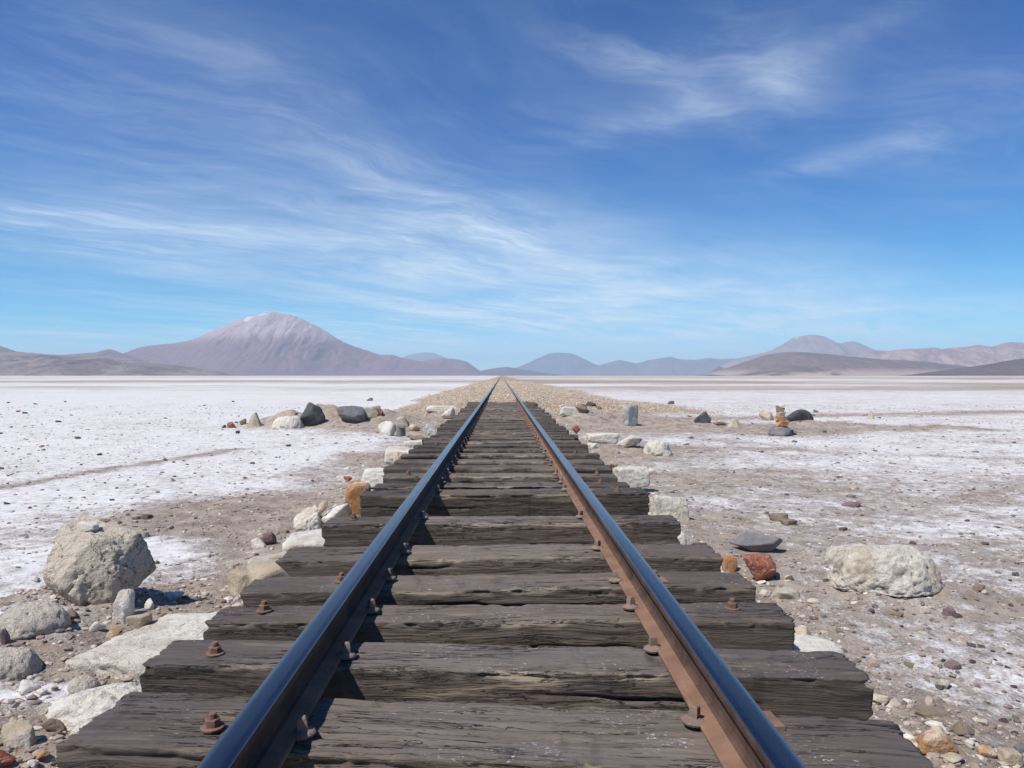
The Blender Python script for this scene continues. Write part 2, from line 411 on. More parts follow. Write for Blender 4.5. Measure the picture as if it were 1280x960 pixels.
def mat_wood():
    m, t, b = material('weathered_wood')
    tc = t.add('ShaderNodeTexCoord').outputs['Object']
    oi = t.add('ShaderNodeObjectInfo')
    rnd = oi.outputs['Random']
    off = t.add('ShaderNodeCombineXYZ', {0: t.math('MULTIPLY', rnd, 37.0), 1: t.math('MULTIPLY', rnd, 91.0), 2: t.math('MULTIPLY', rnd, 53.0)}).outputs[0]
    p = t.vmath('ADD', tc, off)
    wv = t.add('ShaderNodeTexNoise', {'Vector': t.mul(p, (1.0, 3.0, 3.0)), 'Scale': 1.6, 'Detail': 3.0})
    pw = t.vmath('ADD', p, t.mul(t.vmath('SUBTRACT', wv.outputs['Color'], (.5, .5, .5)), (0.0, 0.10, 0.10)))
    g1 = t.noise(t.mul(pw, (1.3, 38, 38)), 1.0, 8, 0.65)
    g2 = t.noise(t.mul(pw, (3.5, 160, 160)), 1.0, 4, 0.6)
    big = t.noise(t.mul(p, (2.2, 6, 6)), 1.0, 5, 0.6)
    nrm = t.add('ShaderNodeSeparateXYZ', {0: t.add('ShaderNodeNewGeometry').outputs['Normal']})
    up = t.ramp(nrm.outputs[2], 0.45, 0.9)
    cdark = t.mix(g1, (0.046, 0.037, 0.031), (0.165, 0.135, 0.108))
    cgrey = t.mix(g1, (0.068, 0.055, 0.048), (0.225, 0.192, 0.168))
    c = t.mix(up, cdark, cgrey)                       # grey upper face, darker sides, split by the surface normal
    c = t.mix(t.ramp(big, 0.52, 0.72, 0, 0.75), c, (0.13, 0.105, 0.074))
    vst = t.noise(t.mul(p, (9, 3, 1.5)), 1.0, 4, 0.6)
    c = t.mix(t.ramp(vst, 0.56, 0.72, 0, 0.65), c, (0.020, 0.016, 0.014))
    tan = t.noise(t.mul(pw, (2.0, 20, 20)), 1.0, 4, 0.6)
    tsel = t.math('MULTIPLY', t.ramp(tan, 0.57, 0.66), t.ramp(t.noise(t.mul(p, (1.5, 4, 4)), 1.0, 2, 0.5), 0.44, 0.60))
    c = t.mix(t.math('MULTIPLY', tsel, 0.8), c, (0.34, 0.27, 0.18))
    ch = t.add('ShaderNodeAttribute', attribute_name='chipped').outputs['Fac']
    chm = t.ramp(t.math('ADD', ch, t.math('MULTIPLY', t.math('SUBTRACT', g1, 0.5), 1.6)), 0.30, 0.60)
    c = t.mix(t.math('MULTIPLY', chm, 0.8), c, t.mix(g2, (0.20, 0.155, 0.105), (0.40, 0.33, 0.23)))
    mot = t.noise(t.mul(p, (14, 22, 22)), 1.0, 6, 0.7)
    c = t.mix(t.ramp(mot, 0.52, 0.70, 0, 0.55), c, (0.17, 0.14, 0.11))
    c = t.mix(t.ramp(mot, 0.30, 0.44, 0.6, 0), c, (0.03, 0.024, 0.02))
    r2 = t.math('FRACT', t.math('MULTIPLY', rnd, 7.31))
    c = t.mix(t.math('MULTIPLY', r2, 0.68), c, t.mix(g1, (0.044, 0.031, 0.023), (0.185, 0.142, 0.105)))
    ox = t.add('ShaderNodeSeparateXYZ', {0: tc}).outputs[0]
    ends = t.ramp(t.math('ADD', t.math('ABSOLUTE', ox), t.math('MULTIPLY', t.math('SUBTRACT', big, 0.5), 0.35)), 0.52, 0.78, 0, 0.55)
    c = t.mix(ends, c, t.mix(g1, (0.022, 0.017, 0.016), (0.085, 0.070, 0.066)))       # oil and tar soaked outside the rails
    tint = t.math('ADD', 0.84, t.math('MULTIPLY', rnd, 0.60))
    c = t.mix(1.0, c, c)
    mul = t.add('ShaderNodeMix', data_type='RGBA', blend_type='MULTIPLY')
    mul.inputs[0].default_value = 1.0
    t.l.new(c, mul.inputs[6])
    t.l.new(t.add('ShaderNodeCombineColor', {0: tint, 1: tint, 2: tint}).outputs[0], mul.inputs[7])
    c = mul.outputs[2]
    crk = t.noise(t.mul(pw, (1.1, 26, 26)), 1.0, 5, 0.7)
    crack = t.math('MULTIPLY', t.ramp(t.math('ABSOLUTE', t.math('SUBTRACT', crk, 0.5)), 0.0, 0.012, 1, 0), t.ramp(t.noise(t.mul(p, (1.5, 5, 5)), 1.0, 2), 0.45, 0.55))
    c = t.mix(t.math('MULTIPLY', crack, 0.9), c, (0.008, 0.006, 0.005))
    fl = t.noise(t.mul(p, (60, 150, 150)), 1.0, 3, 0.7)
    flm = t.noise(p, 5.0, 4, 0.65)
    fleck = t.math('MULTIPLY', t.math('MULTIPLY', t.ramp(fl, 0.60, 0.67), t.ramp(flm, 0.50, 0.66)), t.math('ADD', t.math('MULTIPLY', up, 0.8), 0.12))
    c = t.mix(t.math('MULTIPLY', fleck, 0.8), c, (0.62, 0.62, 0.64))
    t.set(b.inputs['Base Color'], c)
    b.inputs['Roughness'].default_value = 0.82
    b.inputs['Specular IOR Level'].default_value = 0.3
    h = t.math('ADD', g1, t.math('MULTIPLY', g2, 0.45))
    h = t.math('SUBTRACT', h, t.math('MULTIPLY', crack, 1.0))
    bump(t, b, h, 0.010, 1.0)
    return m

def mat_rust(name, c1, c2, c3, rough=0.85):
    m, t, b = material(name)
    p = t.add('ShaderNodeNewGeometry').outputs['Position']
    n = t.noise(p, 9, 8, 0.65)
    n2 = t.noise(p, 90, 4, 0.7)
    c = t.mix(t.ramp(n, 0.3, 0.7), c1, c2)
    c = t.mix(t.ramp(n2, 0.62, 0.72, 0, 0.5), c, c3)
    c = t.mix(t.ramp(t.noise(t.mul(p, (30, 2.5, 30)), 1.0, 4, 0.6), 0.60, 0.72, 0, 0.45), c, c3)
    t.set(b.inputs['Base Color'], c)
    b.inputs['Roughness'].default_value = rough
    b.inputs['Specular IOR Level'].default_value = 0.3
    bump(t, b, t.math('ADD', n2, n), 0.002, 0.7)
    return m

def mat_steel():
    m, t, b = material('polished_rail_steel')
    p = t.add('ShaderNodeNewGeometry').outputs['Position']
    nx = t.noise(t.mul(p, (260, 1.2, 60)), 1.0, 4, 0.6)
    n2 = t.noise(t.mul(p, (40, 3, 10)), 1.0, 5, 0.6)
    t.set(b.inputs['Base Color'], t.mix(n2, (0.10, 0.10, 0.12), (0.18, 0.18, 0.205)))
    b.inputs['Metallic'].default_value = 1.0
    t.set(b.inputs['Roughness'], t.math('ADD', 0.13, t.math('MULTIPLY', nx, 0.22)))
    bump(t, b, nx, 0.0004, 0.5)
    return m

def mat_rock(name, base, alt, crust=None, crust_amt=0.5, vein=None, scale=1.0, rough=0.9, bumpd=0.012, spots=None):
    """base/alt mineral colours, a crust of salt or lime in patches, veins, pits."""
    m, t, b = material(name)
    tc = t.add('ShaderNodeTexCoord').outputs['Object']
    rnd = t.add('ShaderNodeObjectInfo').outputs['Random']
    p = t.vmath('ADD', tc, t.add('ShaderNodeCombineXYZ', {0: t.math('MULTIPLY', rnd, 31.0), 1: t.math('MULTIPLY', rnd, 17.0), 2: 0.0}).outputs[0])
    n1 = t.noise(p, 6 * scale, 8, 0.65, 0.4)
    n2 = t.noise(p, 32 * scale, 7, 0.7)
    n3 = t.noise(p, 150 * scale, 3, 0.6)
    c = t.mix(t.ramp(n1, 0.32, 0.68), base, alt)
    if crust:
        cr = t.ramp(t.noise(p, 3.2 * scale, 7, 0.68, 0.3), 0.66 - 0.4 * crust_amt, 0.74 - 0.4 * crust_amt)
        c = t.mix(cr, c, t.mix(t.ramp(n2, 0.3, 0.7), tuple(x * 0.78 for x in crust), crust))
    if spots:
        dv = t.add('ShaderNodeTexNoise', {'Vector': p, 'Scale': 7.0, 'Detail': 4.0})
        v = t.add('ShaderNodeTexVoronoi', {'Vector': t.vmath('ADD', p, t.mul(t.vmath('SUBTRACT', dv.outputs['Color'], (0.5, 0.5, 0.5)), (0.12, 0.12, 0.12))), 'Scale': 8.0 * scale})
        low = t.ramp(t.add('ShaderNodeSeparateXYZ', {0: tc}).outputs[2], 0.08, 0.20, 0.8, 0.15)      # stones show in the broken lower part
        c = t.mix(t.math('MULTIPLY', t.ramp(v.outputs['Distance'], 0.22, 0.32, 1, 0), low), c, spots)
    if vein:
        vn = t.noise(p, 7 * scale, 5, 0.6, 1.0)
        c = t.mix(t.ramp(t.math('ABSOLUTE', t.math('SUBTRACT', vn, 0.5)), 0.0, 0.014, 0.8, 0), c, vein)
    c = t.mix(t.ramp(n3, 0.30, 0.42, 0.5, 0), c, tuple(x * 0.35 for x in base))
    c = t.mix(t.ramp(n2, 0.25, 0.38, 0.45, 0), c, tuple(x * 0.45 for x in base))
    t.set(b.inputs['Base Color'], c)
    b.inputs['Roughness'].default_value = rough
    b.inputs['Specular IOR Level'].default_value = 0.3
    bump(t, b, t.math('ADD', t.math('ADD', n2, t.math('MULTIPLY', n3, 0.35)), t.math('MULTIPLY', n1, 0.8)), bumpd, 1.0)
    return m

M = dict(
    ground=mat_ground(), wood=mat_wood(), steel=mat_steel(),
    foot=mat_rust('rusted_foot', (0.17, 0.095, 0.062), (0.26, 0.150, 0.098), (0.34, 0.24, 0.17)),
    web=mat_rust('shaded_rust_web', (0.052, 0.030, 0.023), (0.12, 0.068, 0.046), (0.18, 0.115, 0.078)),  # rust darkened: shade on the inner rail side is in the colour
    bolt=mat_rust('rusted_bolt', (0.15, 0.085, 0.060), (0.26, 0.155, 0.11), (0.34, 0.25, 0.19)),
    boltpale=mat_rust('sunlit_bolt', (0.17, 0.115, 0.088), (0.27, 0.195, 0.15), (0.36, 0.29, 0.24)),  # paler copy of the bolt rust: sunlight on inner screws put into colour
    lime=mat_rock('salt_crusted_lime', (0.50, 0.42, 0.32), (0.64, 0.57, 0.46), (0.74, 0.70, 0.62), 0.6),
    concrete=mat_rock('old_concrete', (0.52, 0.47, 0.38), (0.68, 0.62, 0.51), (0.74, 0.70, 0.60), 0.5, vein=(0.16, 0.14, 0.12)),
    conglo=mat_rock('conglomerate', (0.27, 0.24, 0.19), (0.42, 0.37, 0.29), (0.74, 0.64, 0.50), 0.85, vein=(0.06, 0.05, 0.04), scale=0.8, bumpd=0.03),
    crumb=mat_rock('crusted_dirt', (0.48, 0.40, 0.30), (0.68, 0.60, 0.47), (0.80, 0.74, 0.62), 0.75, scale=1.0, bumpd=0.025, spots=(0.26, 0.22, 0.18)),
    ember=mat_rock('bright_orange_stone', (0.34, 0.13, 0.055), (0.48, 0.24, 0.11), (0.60, 0.44, 0.30), 0.35),
    earth=mat_rock('crusted_earth', (0.34, 0.265, 0.20), (0.52, 0.43, 0.33), (0.74, 0.655, 0.54), 0.80, bumpd=0.03),
    dark=mat_rock('dark_basalt', (0.060, 0.060, 0.068), (0.12, 0.118, 0.125), (0.40, 0.36, 0.30), 0.12),
    grey=mat_rock('grey_stone', (0.15, 0.145, 0.15), (0.25, 0.24, 0.235), (0.45, 0.42, 0.38), 0.1),
    brown=mat_rock('brown_stone', (0.17, 0.125, 0.09), (0.28, 0.22, 0.16), (0.45, 0.40, 0.33), 0.25),
    tanr=mat_rock('tan_stone', (0.36, 0.29, 0.20), (0.50, 0.42, 0.30), (0.58, 0.52, 0.42), 0.4),
    red=mat_rock('red_stone', (0.24, 0.075, 0.045), (0.36, 0.14, 0.08), (0.55, 0.42, 0.36), 0.10, vein=(0.62, 0.50, 0.44)),
    orange=mat_rock('orange_stone', (0.36, 0.16, 0.065), (0.50, 0.29, 0.145), (0.64, 0.52, 0.38), 0.5),
    mauve=mat_rock('mauve_stone', (0.16, 0.105, 0.11), (0.25, 0.17, 0.165), None),
)

# ------------------------------------------------------------------ ground sheet
def axis(seg):
    out = [seg[0][0]]
    for a, b_, st, gr in seg:
        x = a; s = st
        while x < b_:
            out.append(x); x += s; s *= gr
        out.append(b_)
    return np.unique(np.round(np.array(out), 4))
ypos = axis([(1.2, 9, 0.022, 1.0), (9, 30, 0.03, 1.006), (30, 400, 0.22, 1.02), (400, 90000, 8, 1.06)])
yneg = -axis([(0, 30, 0.5, 1.15), (30, 90000, 6, 1.3)])[::-1]
ys = np.unique(np.concatenate([yneg, axis([(0, 1.2, 0.1, 1)]), ypos]))
xp = axis([(0, 0.9, 0.18, 1), (0.9, 4.5, 0.025, 1.0), (4.5, 16, 0.035, 1.012), (16, 300, 0.3, 1.05), (300, 90000, 18, 1.13)])
xs = np.unique(np.concatenate([-xp[::-1], xp]))
gx, gy = np.meshgrid(xs, ys)
gz = gh(gx, gy)
me = npmesh('ground', np.stack([gx, gy, gz], -1).reshape(-1, 3), grid_faces(len(ys), len(xs)))
at_s = me.attributes.new('salt', 'FLOAT', 'POINT'); at_s.data.foreach_set('value', salt_base(gx, gy).astype(np.float32).ravel())
at_g = me.attributes.new('gravel', 'FLOAT', 'POINT'); at_g.data.foreach_set('value', embank(gx, gy).astype(np.float32).ravel())
g = obj('ground', me, M['ground'])
tag(g, 'white salt flat with brown earth and a gravel embankment', 'ground', kind='structure')
print('ground verts', len(me.vertices))

# ------------------------------------------------------------------ mountains
def mat_mtn(name, low, high, split=None, snow=None, gully=0.5, sand=None, sc=1.0):
    m, t, b = material(name)
    p = t.add('ShaderNodeNewGeometry').outputs['Position']
    n = t.noise(t.mul(p, (1, 1, 1.5)), 0.0008 * sc, 10, 0.6, 0.5)
    nf = t.noise(t.mul(p, (1.2, 1, 0.6)), 0.0035 * sc, 10, 0.68, 1.2)
    z = t.add('ShaderNodeSeparateXYZ', {0: p}).outputs[2]
    if split:
        f = t.ramp(t.math('ADD', z, t.math('MULTIPLY', t.math('SUBTRACT', nf, 0.5), split[2])), split[0], split[1])
    else:
        f = t.ramp(n, 0.35, 0.65)
    c = t.mix(f, low, high)
    c = t.mix(t.ramp(nf, 0.45, 0.65, 0, gully), c, tuple(x * 0.6 for x in low))
    if sand:
        c = t.mix(t.math('MULTIPLY', t.ramp(z, sand[0], sand[1], 1, 0), t.ramp(n, 0.40, 0.55)), c, sand[2])
    if snow:
        a = t.add('ShaderNodeAttribute', attribute_name='snow').outputs['Fac']
        c = t.mix(t.math('MULTIPLY', t.ramp(t.math('ADD', a, t.math('MULTIPLY', t.math('SUBTRACT', nf, 0.5), 1.8)), 0.60, 1.15), 0.6), c, (0.74, 0.74, 0.78))
    t.set(b.inputs['Base Color'], c)
    b.inputs['Roughness'].default_value = 0.95
    b.inputs['Specular IOR Level'].default_value = 0.05
    return m

def range_mesh(name, pts, dist, mat, label, depth=0.22, seed=1, gul=0.10, res=260, nv=70, conv=1.6, snow=None, cat='mountain', rug=0.012):
    """A ridge with real depth: crest heights follow the skyline, slopes fall away on both sides with eroded spurs."""
    pts = np.array(pts, float)
    px = np.linspace(pts[0, 0], pts[-1, 0], res)
    py = np.interp(px, pts[:, 0], pts[:, 1])
    k = np.array([1, 2, 3, 2, 1.]); k /= k.sum()
    py = np.convolve(np.pad(py, 2, 'edge'), k, 'valid')
    cx = (px - 627) / F * dist
    hh = np.maximum((470.0 - py) / F * dist, 0) + CAMZ
    hmax = hh.max()
    v = np.linspace(-1, 1, nv)
    Vg, Xg = np.meshgrid(v, cx, indexing='ij')
    Hg = np.broadcast_to(hh, Vg.shape)
    sp = fbm(Xg / dist * 55, Vg * 1.2, seed=seed, o=4) 
    sp2 = 1 - 2 * np.abs(fbm(Xg / dist * 62 + 0.9 * sp + 1.1 * vnoise(Xg / dist * 25, Vg * 3.5, seed=seed + 77), Vg * 3.2 + 0.6 * sp, seed=seed + 5, o=5, g=0.55))
    prof = (1 - np.abs(Vg)) ** conv
    mid = np.clip(4 * prof * (1 - prof), 0, 1)
    z = Hg * (prof + gul * mid * (0.6 * sp2 + 0.7 * sp))
    # low wrinkles that live on the crest too, kept small so the skyline holds
    z = z + Hg * rug * fbm(Xg / dist * 260, Vg * 3, seed=seed + 9, o=4) * sst(0.0, 0.3, prof)
    D = dist * (1 + depth * Vg * (0.35 + 0.65 * Hg / hmax))
    # each slice keeps its width in metres, the ridge wanders in depth
    D = D + dist * 0.02 * fbm(Xg / dist * 8, Vg * 0, seed=seed + 3, o=3)
    z = z - 20 * (1 - sst(0, 0.03, prof))
    Vv = np.stack([Xg, D, z], -1).reshape(-1, 3)
    me = npmesh(name, Vv, grid_faces(nv, res))
    if snow is not None:
        a = me.attributes.new('snow', 'FLOAT', 'POINT')
        s = 0
        for sx, szlo, wx in snow:
            s = s + np.exp(-((Xg - (sx - 627) / F * dist) / (wx / F * dist)) ** 2) * sst((470 - szlo) / F * dist * 0.98, (470 - szlo) / F * dist * 1.05, z) 
        a.data.foreach_set('value', np.broadcast_to(s, Vg.shape).astype(np.float32).ravel())
    o = obj(name, me, mat)
    tag(o, label, cat, kind='structure')
    return o

mv = mat_mtn('volcano_scree', (0.22, 0.14, 0.155), (0.42, 0.32, 0.315), split=(1000, 1480, 800), snow=True, gully=0.35)
range_mesh('mountain', [(90, 467), (125, 455), (155, 441), (170, 435), (185, 432), (210, 430), (235, 426), (250, 421), (270, 412), (290, 403), (305, 397), (318, 395), (330, 392), (341, 389.6), (350, 390.8), (368, 394.8), (380, 400), (400, 409), (415, 419), (430, 428), (445, 434), (460, 439), (475, 444), (490, 443.5), (500, 447), (520, 451), (560, 459), (600, 467), (615, 470)],
           26000, mv, 'broad mauve volcano with a pale scree top and snow streak', depth=0.20, seed=3, gul=0.09, res=420, nv=120, conv=1.15, snow=[(314, 406, 9), (331, 398, 8)])
range_mesh('hill', [(-160, 425), (-60, 428), (0, 430), (14, 433), (30, 440), (60, 443), (85, 444), (110, 441.5), (122, 441), (137, 436), (150, 441), (165, 446), (200, 460), (230, 469)],
           21000, mat_mtn('mauve_hill', (0.20, 0.135, 0.14), (0.27, 0.19, 0.185)), 'mauve hill with a small peak at the foot of the volcano', depth=0.14, seed=11, gul=0.14, cat='hill')
range_mesh('hill', [(-200, 445), (-60, 441), (0, 441.5), (30, 441), (60, 444), (100, 446), (150, 447), (190, 453), (230, 458), (262, 462), (285, 467), (305, 470)],
           14000, mat_mtn('striped_hill', (0.155, 0.110, 0.108), (0.31, 0.24, 0.21), gully=0.5, sc=2), 'low grey-brown hills with pale bands in front of the volcano', depth=0.22, seed=21, gul=0.30, nv=90, cat='hill', conv=1.1)
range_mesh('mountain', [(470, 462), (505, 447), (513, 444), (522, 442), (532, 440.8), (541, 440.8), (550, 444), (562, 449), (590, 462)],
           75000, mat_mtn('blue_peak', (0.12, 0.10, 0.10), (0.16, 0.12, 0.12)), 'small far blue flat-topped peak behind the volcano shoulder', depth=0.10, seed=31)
range_mesh('hill', [(480, 462), (520, 453), (540, 449.5), (556, 447.5), (572, 449), (583, 452), (592, 458), (600, 464), (610, 470)],
           30000, mat_mtn('pink_brown_hill', (0.21, 0.135, 0.12), (0.28, 0.19, 0.165)), 'pinkish brown rounded hill at the foot of the volcano', depth=0.12, seed=33, cat='hill')
range_mesh('hill', [(570, 469), (595, 465), (610, 462), (622, 460), (634, 458.8), (648, 461), (665, 464), (700, 469)],
           33000, mat_mtn('low_dark_hill', (0.12, 0.085, 0.095), (0.16, 0.11, 0.12)), 'low dark blue hill at the end of the railway line', depth=0.08, seed=35, cat='hill')
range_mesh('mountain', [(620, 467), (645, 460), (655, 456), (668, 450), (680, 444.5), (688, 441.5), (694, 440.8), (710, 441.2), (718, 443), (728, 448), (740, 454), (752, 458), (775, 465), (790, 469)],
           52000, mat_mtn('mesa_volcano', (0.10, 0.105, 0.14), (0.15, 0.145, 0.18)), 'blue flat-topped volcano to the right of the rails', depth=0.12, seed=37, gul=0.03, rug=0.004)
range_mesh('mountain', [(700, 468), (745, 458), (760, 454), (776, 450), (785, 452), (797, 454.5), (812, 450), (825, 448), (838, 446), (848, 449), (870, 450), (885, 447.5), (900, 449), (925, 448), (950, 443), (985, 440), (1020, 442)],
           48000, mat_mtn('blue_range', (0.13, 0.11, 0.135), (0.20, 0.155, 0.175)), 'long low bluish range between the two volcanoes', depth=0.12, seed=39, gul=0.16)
range_mesh('mountain', [(900, 458), (930, 447), (950, 443), (966, 439), (985, 430.5), (995, 423), (1003, 420), (1014, 418.3), (1024, 418), (1034, 419.5), (1045, 425), (1056, 429), (1064, 427), (1072, 425.5), (1080, 428), (1092, 433), (1105, 440), (1140, 452), (1180, 466)],
           40000, mat_mtn('grey_volcano', (0.22, 0.165, 0.16), (0.30, 0.23, 0.22), snow=True, gully=0.6), 'pale mauve twin-topped volcano with a snow patch', depth=0.13, seed=41, gul=0.16, conv=1.2, snow=[(1044, 428, 9), (1000, 425, 4)])
range_mesh('mountain', [(1070, 450), (1095, 438), (1112, 439), (1130, 436.5), (1150, 436), (1175, 434), (1188, 437), (1200, 434), (1215, 433), (1232, 430.5), (1250, 433), (1262, 429), (1272, 427), (1290, 428), (1340, 424), (1420, 435), (1500, 450)],
           30000, mat_mtn('pink_range', (0.25, 0.15, 0.13), (0.42, 0.27, 0.21), gully=0.8), 'pinkish eroded mountain range at the far right', depth=0.14, seed=43, gul=0.24, conv=1.2)
range_mesh('hill', [(890, 469), (915, 459), (930, 453), (945, 448), (958, 443.5), (975, 441), (990, 440), (1015, 441), (1040, 443), (1060, 445.5), (1085, 447), (1100, 448.5), (1130, 450), (1160, 452), (1190, 456), (1215, 459), (1260, 466), (1290, 470)],
           19000, mat_mtn('dark_brown_hill', (0.135, 0.088, 0.078), (0.19, 0.125, 0.11), sand=(30, 200, (0.40, 0.29, 0.22))), 'dark brown hill with pale sand at its foot', depth=0.20, seed=47, gul=0.18, cat='hill', conv=1.1)
range_mesh('hill', [(1160, 469), (1195, 463), (1215, 460), (1235, 457.5), (1260, 453.5), (1280, 449.5), (1320, 444), (1400, 441), (1500, 450)],
           13000, mat_mtn('near_dark_hill', (0.10, 0.064, 0.058), (0.135, 0.088, 0.078)), 'low dark brown slope at the right edge', depth=0.22, seed=53, gul=0.18, cat='hill', conv=1.1)

# ------------------------------------------------------------------ haze
def box_mesh(name, lo, hi):
    (x0, y0, z0), (x1, y1, z1) = lo, hi
    V = [(x0, y0, z0), (x1, y0, z0), (x1, y1, z0), (x0, y1, z0), (x0, y0, z1), (x1, y0, z1), (x1, y1, z1), (x0, y1, z1)]
    Fc = [(0, 3, 2, 1), (4, 5, 6, 7), (0, 1, 5, 4), (1, 2, 6, 5), (2, 3, 7, 6), (3, 0, 4, 7)]
    return npmesh(name, V, np.array(Fc), smooth=False)
hm = bpy.data.materials.new('thin_air')
hm.use_nodes = True
ht = hm.node_tree
ht.nodes.clear()
ho = ht.nodes.new('ShaderNodeOutputMaterial')
hv = ht.nodes.new('ShaderNodeVolumePrincipled')
hv.inputs['Color'].default_value = (0.62, 0.82, 1.0, 1)
hv.inputs['Density'].default_value = 1.95e-5
hv.inputs['Anisotropy'].default_value = 0.0
ht.links.new(hv.outputs[0], ho.inputs['Volume'])
hz = obj('haze', box_mesh('haze', (-92000, -92000, -40), (92000, 92000, 2480)), hm)
tag(hz, 'thin blue haze over the plain', 'haze', kind='stuff')

# ------------------------------------------------------------------ rails
def extrude_profile(name, prof, ys_, wob=0.0, x0=0.0, seed=0):
    """closed profile [(x,z)] swept along y, capped at both ends."""
    prof = np.array(prof, float); n = len(prof)
    ys_ = np.array(ys_)
    V = np.zeros((len(ys_), n, 3))
    V[:, :, 0] = prof[:, 0][None] + x0 + (wob * vnoise(ys_ * 0.35, ys_ * 0, seed=seed))[:, None]
    V[:, :, 1] = ys_[:, None]
    V[:, :, 2] = prof[:, 1][None]
    Fq = grid_faces(len(ys_), n, wrap=True)
    cap0 = np.arange(n)[None]; cap1 = (np.arange(n) + (len(ys_) - 1) * n)[::-1][None]
    return npmesh(name, V.reshape(-1, 3), [Fq, cap0, cap1], smooth=False)
RH = 0.124
GA = 0.538
yr = np.concatenate([np.linspace(-3, 26, 60), np.geomspace(28, 4000, 50)])
for side in (-1, 1):
    r = empty('rail', (side * GA, 0, 0))
    tag(r, 'rusty steel rail with a blue-shining polished head, ' + ('inner side in shadow, screws along it' if side < 0 else 'sunlit wide rust-brown foot facing the track'), 'rail', 'the two rails of the track')
    s = side
    # running surface, slightly crowned with eased corners (height 0.124)
    head = [(-0.0315, 0.100), (-0.0325, 0.112), (-0.0308, 0.1190), (-0.0270, 0.1228), (-0.013, 0.1240), (0, 0.1243), (0.013, 0.1240), (0.0270, 0.1228), (0.0308, 0.1190), (0.0325, 0.112), (0.0315, 0.100)]
    me = extrude_profile('rail_head', head, yr)
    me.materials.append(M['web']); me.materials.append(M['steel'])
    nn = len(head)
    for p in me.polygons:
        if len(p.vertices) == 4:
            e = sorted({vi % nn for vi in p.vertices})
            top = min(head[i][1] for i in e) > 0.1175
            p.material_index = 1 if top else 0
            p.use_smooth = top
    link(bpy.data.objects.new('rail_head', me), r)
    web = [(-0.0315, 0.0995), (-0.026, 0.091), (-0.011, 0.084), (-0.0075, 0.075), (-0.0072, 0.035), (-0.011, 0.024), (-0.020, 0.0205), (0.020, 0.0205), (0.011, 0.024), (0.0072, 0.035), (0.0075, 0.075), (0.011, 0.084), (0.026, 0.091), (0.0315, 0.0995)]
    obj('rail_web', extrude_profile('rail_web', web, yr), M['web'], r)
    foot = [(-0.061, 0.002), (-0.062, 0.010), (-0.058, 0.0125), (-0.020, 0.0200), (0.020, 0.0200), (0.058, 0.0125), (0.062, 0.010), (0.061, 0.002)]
    obj('rail_foot', extrude_profile('rail_foot', foot, yr), M['foot'], r)

